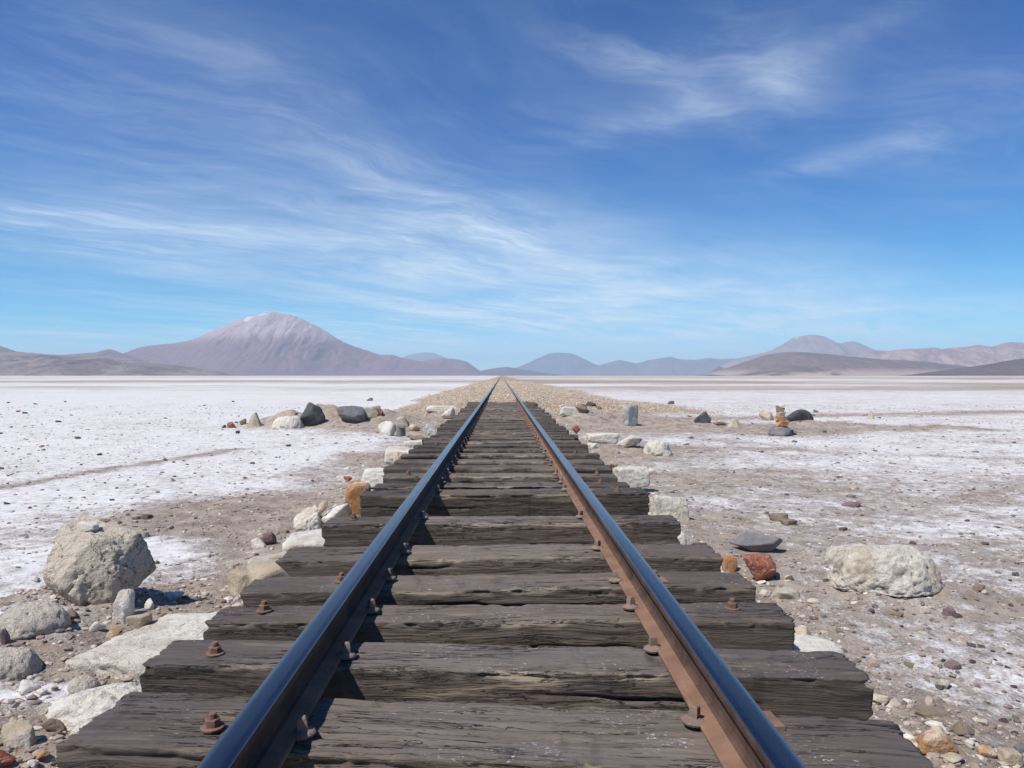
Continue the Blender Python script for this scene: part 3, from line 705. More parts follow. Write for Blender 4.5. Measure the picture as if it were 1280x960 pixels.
# ------------------------------------------------------------------ sleepers
def sleeper_mesh(L, W, H, nl, npz, seed, rad=0.016, wear=1.0, taperL=0.0, taperR=0.0, notch=None):
    """A hewn timber: rounded section swept along X with grain grooves, splits, chipped edges and rough end faces; top at z=0."""
    rs = np.random.RandomState(seed)
    # perimeter of the rounded section, evenly spaced
    per = []
    a, b_ = W / 2, H / 2
    q = np.linspace(0, 1, npz, endpoint=False)
    P4 = [(-a, -b_), (a, -b_), (a, b_), (-a, b_)]
    seg = [W, H, W, H]; tot = sum(seg)
    for f in q:
        d = f * tot; k = 0
        while d > seg[k]:
            d -= seg[k]; k += 1
        p0, p1 = P4[k], P4[(k + 1) % 4]
        per.append((p0[0] + (p1[0] - p0[0]) * d / seg[k], p0[1] + (p1[1] - p0[1]) * d / seg[k]))
    per = np.array(per)
    def roundsec(p, r):
        cx = np.clip(p[..., 0], -a + r, a - r); cz = np.clip(p[..., 1], -b_ + r, b_ - r)
        dx, dz = p[..., 0] - cx, p[..., 1] - cz
        l = np.hypot(dx, dz)
        k = np.where(l > r, r / np.maximum(l, 1e-9), 1)
        return np.stack([cx + dx * k, cz + dz * k], -1)
    xs_ = np.linspace(-L / 2, L / 2, nl)
    S = np.broadcast_to(per, (nl, npz, 2)).copy()
    Xg = np.broadcast_to(xs_[:, None], (nl, npz)).copy()
    ofs = seed * 13.7
    # edge radius changes along the timber
    er = rad * (0.7 + 0.9 * np.clip(fbm(Xg * 3 + ofs, S[..., 0] * 0 + np.sign(S[..., 0]) * 3, seed=seed, o=3) + 0.4, 0, 1.5) * wear)
    er = np.clip(er, 0.003, min(a, b_) * 0.8)
    S = np.stack([roundsec(S, er[..., None][..., 0])[..., 0], roundsec(S, er[..., None][..., 0])[..., 1]], -1)
    nrm = S / np.maximum(np.linalg.norm(S * np.array([1 / a, 1 / b_]), axis=-1, keepdims=True), 1e-6)
    # outward normal by face
    fx = np.abs(S[..., 0]) / a; fz = np.abs(S[..., 1]) / b_
    n_ = np.stack([np.sign(S[..., 0]) * (fx ** 12), np.sign(S[..., 1]) * (fz ** 12)], -1)
    n_ = n_ / np.maximum(np.linalg.norm(n_, axis=-1, keepdims=True), 1e-6)
    y, z = S[..., 0], S[..., 1]
    wob = 0.012 * fbm(Xg * 2.5 + ofs, y * 2, z * 2, seed=seed + 1, o=3)
    gr = 0.0035 * fbm(Xg * 4 + ofs, y * 60 + wob * 300, z * 60, seed=seed + 2, o=3)
    lump = 0.0045 * fbm(Xg * 6 + ofs, y * 14, z * 14, seed=seed + 3, o=4) * wear
    dsp = gr + lump + 0.006 * fbm(Xg * 1.6 + ofs, y * 3, z * 3, seed=seed + 15, o=2)
    # long splits on the top and side
    for _ in range(int(7 + 5 * wear)):
        x0 = rs.uniform(-L / 2, L / 2); ln = rs.uniform(0.15, 0.6)
        if rs.rand() < 0.6:
            c0 = rs.uniform(-a * 0.85, a * 0.85); d = y - c0; ok = z > b_ * 0.7
        else:
            c0 = rs.uniform(-b_ * 0.7, b_ * 0.8); d = z - c0; ok = y < -a * 0.7
        d = d - 0.010 * vnoise(Xg * 9 + ofs, Xg * 0 + c0 * 50, seed=seed + 7) - 0.02 * (Xg - x0) * rs.uniform(-1, 1)
        dsp = dsp - rs.uniform(0.008, 0.022) * np.exp(-(d / 0.0045) ** 2) * ok * np.clip(1 - np.abs(Xg - x0) / ln, 0, 1) ** 0.5
    # chips broken from the upper front edge
    edge = np.exp(-(((y + a) / 0.028) ** 2 + ((z - b_) / 0.022) ** 2))
    chip = np.clip(fbm(Xg * 4 + ofs, z * 25, seed=seed + 8, o=5, g=0.6) - 0.10, 0, 1)
    dsp = dsp - 0.075 * edge * chip * wear
    chip2 = np.clip(fbm(Xg * 14 + ofs, z * 30, y * 30, seed=seed + 18, o=3) - 0.08, 0, 1)
    ed2 = np.exp(-(((np.abs(y) - a) / 0.022) ** 2 + ((z - b_) / 0.022) ** 2))
    dsp = dsp - 0.035 * ed2 * chip2
    CH = np.clip(edge * chip * 3.5 + ed2 * chip2 * 1.5 + 0.42 * ed2 * (fbm(Xg * 2 + ofs, y * 0, seed=seed + 20, o=2) > 0.1), 0, 1)
    S = S + n_ * dsp[..., None]
    y, z = S[..., 0], S[..., 1]
    # rough, slightly skewed ends
    for sgn, tp in ((-1, taperL), (1, taperR)):
        endw = np.clip(1 - (L / 2 - sgn * Xg) / 0.12, 0, 1) ** 2
        Xg = Xg + sgn * endw * (tp * (z - b_) / H + 0.006 * fbm(y * 22 + ofs, z * 22, seed=seed + 4, o=4))
        Xg = Xg - sgn * endw * np.clip(fbm(y * 70 + ofs, z * 28, seed=seed + 14, o=3) - 0.05, 0, 1) * 0.045
        z = z - np.where(z > 0, endw * 0.004, 0)
        S[..., 1] = z
    V = np.stack([Xg, y, z - b_], -1)
    Fq = grid_faces(nl, npz, wrap=True)
    Vf = V.reshape(-1, 3)
    # end caps: rings shrinking to the middle
    caps = []; off = len(Vf); extra = []
    for end, base in ((0, 0), (nl - 1, (nl - 1) * npz)):
        ring = V[end]; c = ring.mean(0); prev = np.arange(npz) + base
        for kk in (0.985, 0.9, 0.6, 0.1):
            rr = c + (ring - c) * kk
            rr[:, 0] += 0.006 * fbm(rr[:, 1] * 40, rr[:, 2] * 40, seed=seed + 6, o=3)
            idx = off + np.arange(npz); off += npz; extra.append(rr)
            j = np.arange(npz); j2 = (j + 1) % npz
            qd = np.stack([prev[j], idx[j], idx[j2], prev[j2]], -1)
            if end == 0:
                qd = qd
            else:
                qd = qd[:, ::-1]
            caps.append(qd); prev = idx
        caps.append(prev[None] if end else prev[None][:, ::-1])
    Vf = np.concatenate([Vf] + extra)
    quads = [Fq] + [c for c in caps if c.shape[1] == 4]
    ng = [c for c in caps if c.shape[1] != 4]
    me = npmesh('sleeper', Vf, [np.concatenate(quads)] + ng)
    at_ = me.attributes.new('chipped', 'FLOAT', 'POINT')
    at_.data.foreach_set('value', np.concatenate([CH.ravel(), np.zeros(len(Vf) - CH.size)]).astype(np.float32))
    return me

def lathe(prof, n=12, hexr=None):
    V = []; Fq = []
    for k, (r_, z_) in enumerate(prof):
        for i in range(n):
            a_ = 2 * math.pi * i / n
            V.append((r_ * math.cos(a_), r_ * math.sin(a_), z_))
    f = [list(range(n))[::-1]] 
    quads = grid_faces(len(prof), n, wrap=True)
    return np.array(V), quads, np.array([[i + (len(prof) - 1) * n for i in range(n)]])
def join(parts):
    Vs, Q, N, off = [], [], [], 0
    for V, q, ng in parts:
        Vs.append(V); Q.append(q + off); N += [r + off for r in ng]; off += len(V)
    return np.concatenate(Vs), [np.concatenate(Q)] + [n[None] if n.ndim == 1 else n for n in N]
def screw_mesh():
    """Round flanged washer head, square drive and a tapering neck."""
    V1, q1, n1 = lathe([(0.0, -0.004), (0.027, -0.003), (0.029, 0.003), (0.026, 0.008), (0.016, 0.013), (0.0135, 0.016), (0.0005, 0.0165)], 18)
    V2, q2, n2 = lathe([(0.0150, 0.013), (0.0148, 0.030), (0.0125, 0.042), (0.0095, 0.045)], 4)
    V, Fc = join([(V1, q1, n1), (V2, q2, n2)])
    V = V + 0.0012 * np.stack([fbm(V[:, 0] * 90, V[:, 1] * 90, V[:, 2] * 90, seed=s_, o=2) for s_ in (1, 2, 3)], -1)
    V = V * np.array([1.05, 1.05, 0.9])
    return npmesh('rail_screw', V, Fc, smooth=False)
def nut_mesh():
    V2, q2, n2 = lathe([(0.022, 0.004), (0.0225, 0.028), (0.020, 0.031)], 6)
    V3, q3, n3 = lathe([(0.012, 0.029), (0.012, 0.046), (0.010, 0.049)], 12)
    V, Fc = join([(V2, q2, n2), (V3, q3, n3)])
    V = V + 0.001 * np.stack([fbm(V[:, 0] * 70, V[:, 1] * 70, V[:, 2] * 70, seed=s_, o=2) for s_ in (1, 2, 3)], -1)
    V = V * np.array([0.82, 0.82, 0.74])
    return npmesh('anchor_bolt', V, Fc, smooth=False)
def washer_mesh():
    V, q, n = lathe([(0.0, -0.003), (0.027, -0.002), (0.028, 0.003), (0.026, 0.0045), (0.001, 0.0048)], 18)
    return npmesh('washer', V, [q, n], smooth=False)
def plate_mesh(wx=0.11, wy=0.085, h=0.009):
    Vb = box_mesh('clamp_plate', (-wx / 2, -wy / 2, -0.003), (wx / 2, wy / 2, h))
    return Vb
ME_SCREW, ME_NUT, ME_WASH, ME_PLATE = screw_mesh(), nut_mesh(), washer_mesh(), plate_mesh()
for m_ in (ME_NUT, ME_WASH, ME_PLATE): m_.materials.append(M['bolt'])
ME_SCREW.materials.append(M['bolt'])
ME_SCREW_P = ME_SCREW.copy(); ME_SCREW_P.materials[0] = M['boltpale']

# measured sleepers: (BL px, BR px, FL px, FR px) corners of the top face in the photo
meas = [
    ((148, 866), (1115, 890), (89, 919), (1190, 985)),
    ((215, 797), (1056, 811), (175, 831.5), (1089, 845.6)),
    ((277, 758), (967.6, 754), (258, 772), (996, 776)),
    ((319, 719), (919, 715.6), (301, 742), (949, 731)),
    ((364.5, 678), (887, 678.6), (343, 704), (898, 696)),
    ((409, 645), (842, 644), (406, 655), (849, 653)),
    ((453, 613), (804.6, 608.5), (451, 620), (809, 615.5)),
]
spots = []
for q4 in meas:
    BL, BR, FL, FR = [at(p[0], p[1], 0.0) for p in q4]
    c = (BL + BR + FL + FR) / 4
    ang = math.atan2((BR + FR - BL - FL).y, (BR + FR - BL - FL).x)
    L = ((BR + FR) / 2 - (BL + FL) / 2).length
    W = ((BL + BR) / 2 - (FL + FR) / 2).length
    spots.append((c.x, c.y, ang, L, min(max(W, 0.2), 0.29)))
print('measured', [[round(v_, 2) for v_ in s_] for s_ in spots])
rs = np.random.RandomState(4)
halves = [(466, 604, 800, None), (471.5, 589, 772, None)]
y0 = spots[-1][1]
yy_ = [y0 + 0.36, y0 + 0.92]
while yy_[-1] < 23.6:
    yy_.append(yy_[-1] + rs.uniform(0.44, 0.58))
for i, y_ in enumerate(yy_):
    L = rs.uniform(1.96, 2.16)
    cx = rs.uniform(-0.05, 0.05)
    if i == 0: L, cx = 1.98, 0.0
    if i == 1: L, cx = 1.98, -0.01
    spots.append((cx, y_, R(rs.uniform(-1.2, 1.2)), L, rs.uniform(0.215, 0.25)))
print('sleepers', len(spots), 'last y', spots[-1][1])
lab = ['wide grey timber sleeper nearest the camera, cut off by the bottom edge',
       'second sleeper from the bottom edge, dark wood with salt flecks and a square right end',
       'third sleeper from the bottom edge, tan streak along its front edge',
       'fourth sleeper from the bottom edge, light tan front face split between the rails',
       'fifth sleeper from the bottom edge, its left end worn to a slant',
       'sixth sleeper from the bottom edge, just behind the tan-split block end',
       'seventh sleeper from the bottom edge, thick dark block beside the orange stone',
       'eighth sleeper from the bottom edge, pushed close behind the seventh',
       'ninth sleeper from the bottom edge, beside the flat concrete block',
       'tenth sleeper from the bottom edge, grey weathered timber',
       'eleventh sleeper from the bottom edge, grey weathered timber',
       'twelfth sleeper from the bottom edge, near the small orange stone']
lab[5] = 'sixth sleeper from the bottom edge, dark front with a torn strip of lighter wood'
ordn = {12: 'thirteenth', 13: 'fourteenth', 14: 'fifteenth', 15: 'sixteenth'}
parts_far = {}
taps = {4: (0.16, 0.02), 1: (0.02, 0.0), 3: (0.05, 0.01)}
for i, (cx, cy, ang, L, W) in enumerate(spots):
    r = empty('sleeper', (cx, cy, rs.uniform(-0.004, 0.0)))
    r.rotation_euler = (0, R(rs.uniform(-0.25, 0.25)), ang)
    H = 0.165
    if i < 9:
        tl, tr = taps.get(i, (0.01, 0.01))
        me = sleeper_mesh(L, W, H, 300 if i < 6 else 200, 150 if i < 6 else 110, 100 + i, rad=0.0065, wear=[.8, .6, .8, .8, 1.0, .8, .5, .8, .7][i], taperL=tl, taperR=tr)
    else:
        me = sleeper_mesh(L, W, H, 110, 56, 100 + i, rad=0.007, wear=0.9)
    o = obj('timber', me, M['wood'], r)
    if i < len(lab): lb = lab[i]
    elif i in ordn: lb = ordn[i] + ' sleeper from the bottom edge, narrow weathered timber'
    else: lb = 'weathered timber sleeper in the closely packed far rows before the gravel'
    tag(r, lb, 'sleeper', 'timber sleepers under the rails' if i < 16 else 'far timber sleepers before the gravel')
    def part(name, me_, X_, Y_, Z_, par, rz=0.0, tilt=0.0):
        c_ = bpy.data.objects.new(name, me_)
        c_.rotation_euler = (tilt, 0, rz)
        link(c_, par)
        c_.location = (X_, Y_, Z_)
        return c_
    ca, sa = math.cos(-ang), math.sin(-ang)
    def loc(X_, Y_):      # world offset from the sleeper centre -> sleeper coordinates
        dx, dy = X_ - cx, Y_ - cy
        return ca * dx - sa * dy, sa * dx + ca * dy
    # screws hold the rail foot: one inside, one outside of each rail
    for s in (-1, 1):
        for k, ofs in (('in', -0.071), ('out', 0.071)):
            dy = rs.uniform(-0.045, 0.045)
            x_, y_ = loc(s * (GA + ofs), cy + dy)
            pale = (k == 'in')
            sc_ = part('rail_screw', ME_SCREW_P if pale else ME_SCREW, x_, y_, 0.010, r, rs.uniform(0, 3), R(rs.uniform(-6, 6)))
            if s > 0 and k == 'out' and i % 3 == 0:
                part('clamp_plate', ME_PLATE, x_ + 0.012, y_, 0.0022, r, rs.uniform(-.2, .2))
    # anchor bolts outside the rails down into the culvert beams
    anch = {0: [(-0.70, 0.02)], 1: [(-0.875, 0.03)], 2: [(-0.86, 0.03), (0.84, 0.02)], 3: [(-0.66, 0.0), (0.64, 0.02)], 5: [(-0.88, 0.03)], 6: [(0.85, -0.02)], 8: [(-0.8, 0.0), (0.82, 0)], 11: [(0.8, 0)], 13: [(-.8, 0)], 7: [(0.78, 0.02)]}
    for (ax, ay) in anch.get(i, [] if i < 14 else ([(0.82, 0.0)] if i % 3 == 0 else [])):
        x_, y_ = loc(ax, cy + ay)
        bo = part('anchor_bolt', ME_NUT, x_, y_, 0.002, r, rs.uniform(0, 1))
        part('washer', ME_WASH, 0, 0, 0, bo)

# ------------------------------------------------------------------ rocks
import bmesh
_ico = {}
def ico(n):
    if n not in _ico:
        bm = bmesh.new(); bmesh.ops.create_icosphere(bm, subdivisions=n, radius=1)
        V = np.array([v_.co[:] for v_ in bm.verts]); Fc = np.array([[v_.index for v_ in f.verts] for f in bm.faces]); bm.free()
        _ico[n] = (V / np.linalg.norm(V, axis=1, keepdims=True), Fc)
    return _ico[n]
def rock_mesh(name, w_, d_, h_, seed, style='rough', sub=5):
    """A faceted stone cut by planes and roughened; origin at the middle of its base."""
    rs_ = np.random.RandomState(seed)
    D, Fc = ico(sub)
    if style == 'block':
        N = [(1, 0, 0), (-1, 0, 0), (0, 1, 0), (0, -1, 0), (0, 0, 1), (0, 0, -1)]
        N = [np.array(n_, float) + rs_.normal(0, 0.05, 3) for n_ in N]; K = [1.0] * 6
        for _ in range(9):
            v_ = rs_.choice([-1, 1], 3) * rs_.uniform(0.4, 1.0, 3); N.append(v_); K.append(np.abs(v_ / np.linalg.norm(v_)).sum() * rs_.uniform(0.68, 0.93))
        N = [n_ + rs_.normal(0, 0.07, 3) for n_ in N]
        sharp, nz = 22, 0.055
    elif style == 'slab':
        N = [(0, 0, 1), (0, 0, -1)]; N = [np.array(n_, float) for n_ in N]; K = [0.9, 0.9]
        for k in range(8):
            a_ = k * math.pi / 4 + rs_.uniform(-.3, .3); N.append(np.array([math.cos(a_), math.sin(a_), rs_.uniform(-.3, .3)])); K.append(rs_.uniform(0.75, 1.05))
        sharp, nz = 20, 0.035
    elif style == 'point':
        N, K = [np.array([rs_.uniform(-.3, .3), rs_.uniform(-.3, .3), 1.])], [rs_.uniform(0.62, 0.72)]
        for k in range(6):
            a_ = k * math.pi / 3 + rs_.uniform(-.3, .3); N.append(np.array([math.cos(a_), math.sin(a_), rs_.uniform(0.45, 0.8)])); K.append(rs_.uniform(0.55, 0.7))
        N.append(np.array([0, 0, -1.])); K.append(0.8)
        sharp, nz = 22, 0.04
    elif style == 'boulder':
        N = [np.array(n_, float) + rs_.normal(0, 0.10, 3) for n_ in ((1, 0, 0.1), (-1, 0, 0.1), (0, 1, 0), (0, -1, 0.15), (0, 0, 1), (0, 0, -1), (0.9, 0, -0.7), (0.7, -0.6, 0.1))]
        K = [0.98, 0.95, 0.9, 0.9, 0.82, 0.95, 1.02, 0.98]
        for _ in range(7):
            v_ = rs_.choice([-1, 1], 3) * rs_.uniform(0.4, 1.0, 3); N.append(v_); K.append(rs_.uniform(0.90, 1.12))
        sharp, nz = 60, 0.04
    else:
        N, K = [], []
        for k in range(11 if style == 'boulder' else 13 if style == 'rough' else 18):
            v_ = rs_.normal(0, 1, 3); N.append(v_); K.append(rs_.uniform(0.66, 0.98))
        sharp, nz = (16, 0.06) if style in ('rough', 'boulder') else (7, 0.035)
    N = np.array([n_ / np.linalg.norm(n_) for n_ in N]); K = np.array(K)
    dt = np.clip(D @ N.T, 1e-3, None)
    inv = (dt / K) ** sharp
    rad = (inv.sum(1)) ** (-1.0 / sharp)
    rad = np.minimum(rad, 1.7)
    P_ = D * rad[:, None]
    rr = 1 + nz * 1.6 * fbm(D[:, 0] * 2.5, D[:, 1] * 2.5, D[:, 2] * 2.5, seed=seed, o=5, g=0.6) + nz * 0.5 * fbm(D[:, 0] * 11, D[:, 1] * 11, D[:, 2] * 11, seed=seed + 3, o=3)
    if style == 'crumbly':
        rr = rr + 0.16 * (0.5 - np.abs(fbm(D[:, 0] * 4, D[:, 1] * 4, D[:, 2] * 4, seed=seed + 5, o=4, g=0.6)) * 2)
        rr = rr + 0.10 * fbm(D[:, 0] * 1.6, D[:, 1] * 1.6, D[:, 2] * 1.6, seed=seed + 7, o=2)
    if style == 'boulder':
        rr = rr + 0.045 * (0.5 - np.abs(fbm(D[:, 0] * 3.2, D[:, 1] * 3.2, D[:, 2] * 3.2, seed=seed + 5, o=5, g=0.55)) * 2)
        ck = np.abs(fbm(D[:, 0] * 1.7 + 5, D[:, 1] * 1.7, D[:, 2] * 1.7, seed=seed + 11, o=4, g=0.6))
        rr = rr - 0.06 * np.exp(-(ck / 0.022) ** 2)
    P_ = P_ * rr[:, None]
    if style == 'mound':
        D2 = D.copy()
        zt = np.tanh(D2[:, 2] * 2.4)
        rad_ = 1.30 - 0.60 * D2[:, 2]
        n_ = 1 + 0.20 * fbm(D[:, 0] * 1.8, D[:, 1] * 1.8, D[:, 2] * 1.8, seed=seed, o=3) + 0.10 * (0.5 - np.abs(fbm(D[:, 0] * 5, D[:, 1] * 5, D[:, 2] * 5, seed=seed + 2, o=5, g=0.6)) * 2)
        P_ = np.stack([D2[:, 0] * rad_ * n_, D2[:, 1] * rad_ * n_, zt * n_], -1)
    if style == 'boulder':
        P_ = P_ * np.where(P_[:, 2:3] < 0, 1 + 0.25 * P_[:, 2:3] * (P_[:, 0:1] > 0), 1.0)
    lo, hi = P_.min(0), P_.max(0)
    P_ = (P_ - (lo + hi) / 2) / (hi - lo)
    P_ = P_ * np.array([w_, d_, h_])
    P_[:, 2] += h_ / 2
    return npmesh(name, P_, Fc, smooth=True)
SMOOTH = 0
def rock(name, px, py, wpx, hpx, mat, style, label, cat='rock', dr=0.8, yaw=0.0, seed=1, sub=5, group=None, z=None, sink=0.28, tilt=(0, 0), ztop=None):
    """px, py: where the middle of its front base shows; wpx, hpx: size in the photo."""
    p = at(px, py, z)
    fwd = Vector((p.x, p.y, 0)).normalized()
    Dp = p.y
    w_ = wpx * Dp / F / (1 + 0.5 * dr * max(abs(p.x / p.y) - 0.12, 0))
    slope = (CAMZ - p.z) / p.y
    d_ = w_ * dr
    h_ = max(hpx * Dp / F - d_ * slope * 0.55, 0.25 * hpx * Dp / F)
    hh = h_ * (1 + sink)
    c = p + fwd * d_ * 0.45
    me = rock_mesh(name, w_, d_, hh, seed, style, sub)
    o = obj(name, me, mat)
    zb = p.z if z is not None else min(p.z + 0.25 * h_, float(gh(c.x, c.y)))
    o.location = (c.x, c.y, zb - h_ * sink)
    o.rotation_euler = (R(tilt[0]), R(tilt[1]), R(yaw))
    tag(o, label, cat, group)
    return o, c, h_, w_

def block(name, x0, x1, y0_, y1_, z0, z1, mat, label, cat='block', seed=1, yaw=0, style='block', sub=5, group=None):
    me = rock_mesh(name, x1 - x0, y1_ - y0_, z1 - z0, seed, style, sub)
    o = obj(name, me, mat, loc=((x0 + x1) / 2, (y0_ + y1_) / 2, z0))
    o.rotation_euler = (0, 0, R(yaw))
    tag(o, label, cat, group)
    return o

# --- near left
GR = 'loose stones around the near left boulder'
bo, bc, bh, bw = rock('boulder', 125, 757, 132, 110, M['conglo'], 'boulder', 'big cracked grey and cream boulder casting a black shadow, left of the track', 'boulder', dr=0.85, seed=12, sub=6, sink=0.32)
bpt = bo.location
bv = np.array([v_.co[:] for v_ in bo.data.vertices])
tx, ty = -0.045, 0.0
tz = bv[np.hypot(bv[:, 0] - tx, bv[:, 1] - ty) < 0.035][:, 2].max()
ts = obj('stone', rock_mesh('stone', 0.10, 0.075, 0.052, 5, 'rough', 4), M['lime'], loc=(bpt.x + tx, bpt.y + ty, bpt.z + tz - 0.022))
tag(ts, 'small white stone lying on top of the big boulder', 'stone')
rock('stone', 151, 781, 29, 46, M['lime'], 'rough', 'white upright stone leaning against the foot of the big boulder', 'stone', seed=6, dr=0.6, sub=5, tilt=(0, 8))
rock('stone', 174, 787, 38, 20, M['tanr'], 'slab', 'flat yellowish stone in front of the upright white stone', 'stone', seed=8, sub=4)
rock('stone', 187, 763, 14, 13, M['lime'], 'rough', 'tiny white stone in the shadow right of the boulder', 'stone', seed=9, sub=4)
rock('stone', 113, 832, 28, 15, M['red'], 'point', 'red-brown pointed stone on the earth, right one of a touching pair', 'stone', seed=10, sub=4)
rock('stone', 88, 838, 24, 15, M['orange'], 'point', 'tan-orange stone touching the red-brown pointed stone', 'stone', seed=11, sub=4)
rock('stone', 37, 867, 28, 19, M['lime'], 'smooth', 'rounded white stone alone on the near left earth', 'stone', seed=13, sub=4)
rock('rock', 22, 934, 56, 32, M['tanr'], 'rough', 'tan lumpy rock in the bottom left corner', 'rock', seed=14)
rock('rock', 6, 962, 36, 26, M['red'], 'rough', 'dark red rock below the tan lumpy rock in the bottom left corner', 'rock', seed=15, sub=4)
rock('rock', 70, 916, 32, 20, M['brown'], 'rough', 'grey-brown rock beside the left end of the nearest sleeper', 'rock', seed=16, sub=4)
rock('stone', 84, 912, 18, 11, M['tanr'], 'rough', 'small tan stone right behind the grey-brown rock', 'stone', seed=17, sub=4)
rock('stone', 52, 954, 22, 14, M['orange'], 'rough', 'small orange stone at the bottom edge near the left corner', 'stone', seed=18, sub=4)
rock('stone', 76, 958, 20, 12, M['dark'], 'rough', 'small dark stone at the bottom edge by the nearest sleeper', 'stone', seed=19, sub=4)
rock('rock', 40, 800, 110, 44, M['earth'], 'mound', 'pale crusted lump of earth below and left of the boulder', 'rock', seed=20)
rock('rock', 10, 850, 100, 44, M['earth'], 'mound', 'cream crusted earth lump at the left edge', 'rock', seed=22)
rock('stone', 5, 806, 16, 20, M['mauve'], 'rough', 'dark mauve stone cut off by the left edge', 'stone', seed=23, sub=4)
rock('stone', 122, 790, 22, 14, M['lime'], 'rough', 'pale stone between the boulder and the concrete slab', 'stone', seed=24, sub=4)
rock('stone', 142, 798, 18, 14, M['orange'], 'rough', 'small yellow-brown stone beside the corner of the concrete slab', 'stone', seed=25, sub=4)
rock('stone', 88, 776, 26, 14, M['brown'], 'rough', 'brown stone wedged under the front of the big boulder', 'stone', seed=26, sub=4)
rock('rock', 62, 778, 46, 24, M['crumb'], 'rough', 'pale broken block half buried left of the big boulder foot', 'rock', seed=201, sink=0.5)
rock('rock', 105, 868, 44, 22, M['earth'], 'mound', 'low pale earth clod left of the lumpy white rock', 'rock', seed=203, sink=0.4)
rock('rock', 132, 842, 30, 18, M['lime'], 'rough', 'pale broken stone leaning on the lower left edge of the concrete slab', 'rock', seed=204, sink=0.4)
rock('rock', 60, 892, 40, 15, M['earth'], 'mound', 'flat crusted clod above the grey-brown rock near the bottom left', 'rock', seed=205, sink=0.4)
rock('rock', 216, 752, 30, 12, M['lime'], 'rough', 'small pale broken rock in the boulder shadow behind the concrete slab', 'rock', seed=206, sink=0.4)
rock('rock', 306, 742, 42, 34, M['tanr'], 'rough', 'tan sloping rock against the left end of the fourth sleeper', 'rock', seed=207, sink=0.3)
# concrete at the left sleeper ends
block('slab', -1.58, -0.86, 2.56, 3.22, -0.42, -0.135, M['concrete'], 'broad cream concrete slab with a flat top beside the third sleeper', 'slab', seed=31, yaw=-6, sub=6)
block('rock', -1.46, -0.98, 2.16, 2.70, -0.42, -0.14, M['lime'], 'lumpy white rock under the left end of the second sleeper', 'rock', seed=32, style='crumbly', sub=6)
block('slab', -1.36, -1.00, 3.75, 4.25, -0.42, -0.12, M['tanr'], 'sloping tan slab by the slanted end of the fifth sleeper', 'slab', seed=33, yaw=14, sub=5)
block('slab', -1.36, -0.90, 4.42, 4.95, -0.42, -0.150, M['lime'], 'flat white slab under the left end of the sixth sleeper', 'slab', seed=34, yaw=5, sub=5)
rock('block', 384, 668, 40, 36, M['lime'], 'crumbly', 'squarish white block left of the stones by the sixth sleeper', 'block', seed=35)
rock('rock', 421, 664, 44, 38, M['lime'], 'crumbly', 'rough white rock touching the left end of the sixth sleeper', 'rock', seed=36, z=-0.30)
rock('stone', 403, 640, 13, 14, M['orange'], 'smooth', 'small orange stone on the rough white rocks', 'stone', seed=37, sub=4, z=-0.16)
rock('block', 447, 641, 34, 40, M['orange'], 'block', 'orange block with a cream top at the left end of the seventh sleeper', 'block', seed=38, z=-0.20)
rock('slab', 474, 606, 52, 22, M['lime'], 'block', 'pale cream slab behind the orange block', 'slab', seed=39, z=-0.24)
rock('stone', 435, 601, 12, 6, M['red'], 'rough', 'small reddish stone on the ground left of the pale cream slab', 'stone', seed=40, sub=4, z=-0.25)
rock('rock', 500, 582, 17, 18, M['orange'], 'rough', 'bright orange stone wedged against the twelfth sleeper', 'rock', seed=41, sub=4, z=-0.16)
rock('block', 503, 578, 44, 20, M['lime'], 'block', 'white block behind the bright orange stone', 'block', seed=42, z=-0.22)
rock('block', 523, 566, 34, 17, M['lime'], 'block', 'small white block at the left sleeper ends, in front of the upright stones', 'block', seed=43, z=-0.22)
rock('block', 541, 546, 24, 17, M['lime'], 'rough', 'white stone at the left sleeper ends beside the tan rocks', 'block', seed=44, z=-0.22)
rock('rock', 484, 545, 24, 19, M['lime'], 'rough', 'white rough rock left of the grey upright stone', 'rock', seed=45, dr=0.6)
rock('rock', 501, 546, 12, 22, M['grey'], 'rough', 'grey upright stone beside the white rough rock', 'rock', seed=46, dr=0.7, sub=4)
rock('rock', 504, 532, 16, 12, M['tanr'], 'rough', 'pale stone balanced behind the grey upright stone', 'rock', seed=47, sub=4, z=-0.1)
rock('rock', 517, 539, 17, 9, M['orange'], 'rough', 'tan-orange rock right of the grey upright stone', 'rock', seed=48, sub=4)
rock('stone', 520, 551, 20, 7, M['brown'], 'rough', 'flat brown stone below the tan-orange rock', 'stone', seed=49, sub=4)
rock('slab', 551, 514, 38, 7, M['concrete'], 'block', 'long pale concrete ledge set in the embankment left of the rails', 'slab', seed=50, dr=0.5, sub=5)
rock('block', 560, 524, 18, 14, M['lime'], 'rough', 'white chunk below the concrete ledge left of the rails', 'block', seed=51, sub=4)
# row of rocks across the left flat
rock('rock', 396, 532, 32, 29, M['dark'], 'rough', 'dark slanting rock with pale patches, middle of the left row', 'rock', seed=60, dr=0.7, yaw=20, tilt=(0, -22))
rock('rock', 440, 531, 36, 20, M['grey'], 'rough', 'blue-grey angular rock right of the dark slanting rock', 'rock', seed=66, dr=0.8)
rock('rock', 318, 534, 25, 19, M['tanr'], 'point', 'tan pyramid-shaped rock standing in the left row', 'rock', seed=62, dr=0.8)
rock('rock', 290, 535, 12, 8, M['red'], 'rough', 'small red-brown stone left of the tan pyramid-shaped rock', 'stone', seed=63, sub=4)
rock('stone', 280, 535, 6, 4, M['dark'], 'rough', 'tiny dark stone at the left end of the row', 'stone', seed=64, sub=4)
rock('stone', 304, 531, 10, 8, M['brown'], 'rough', 'brown stone touching the tan pyramid-shaped rock', 'stone', seed=65, sub=4)
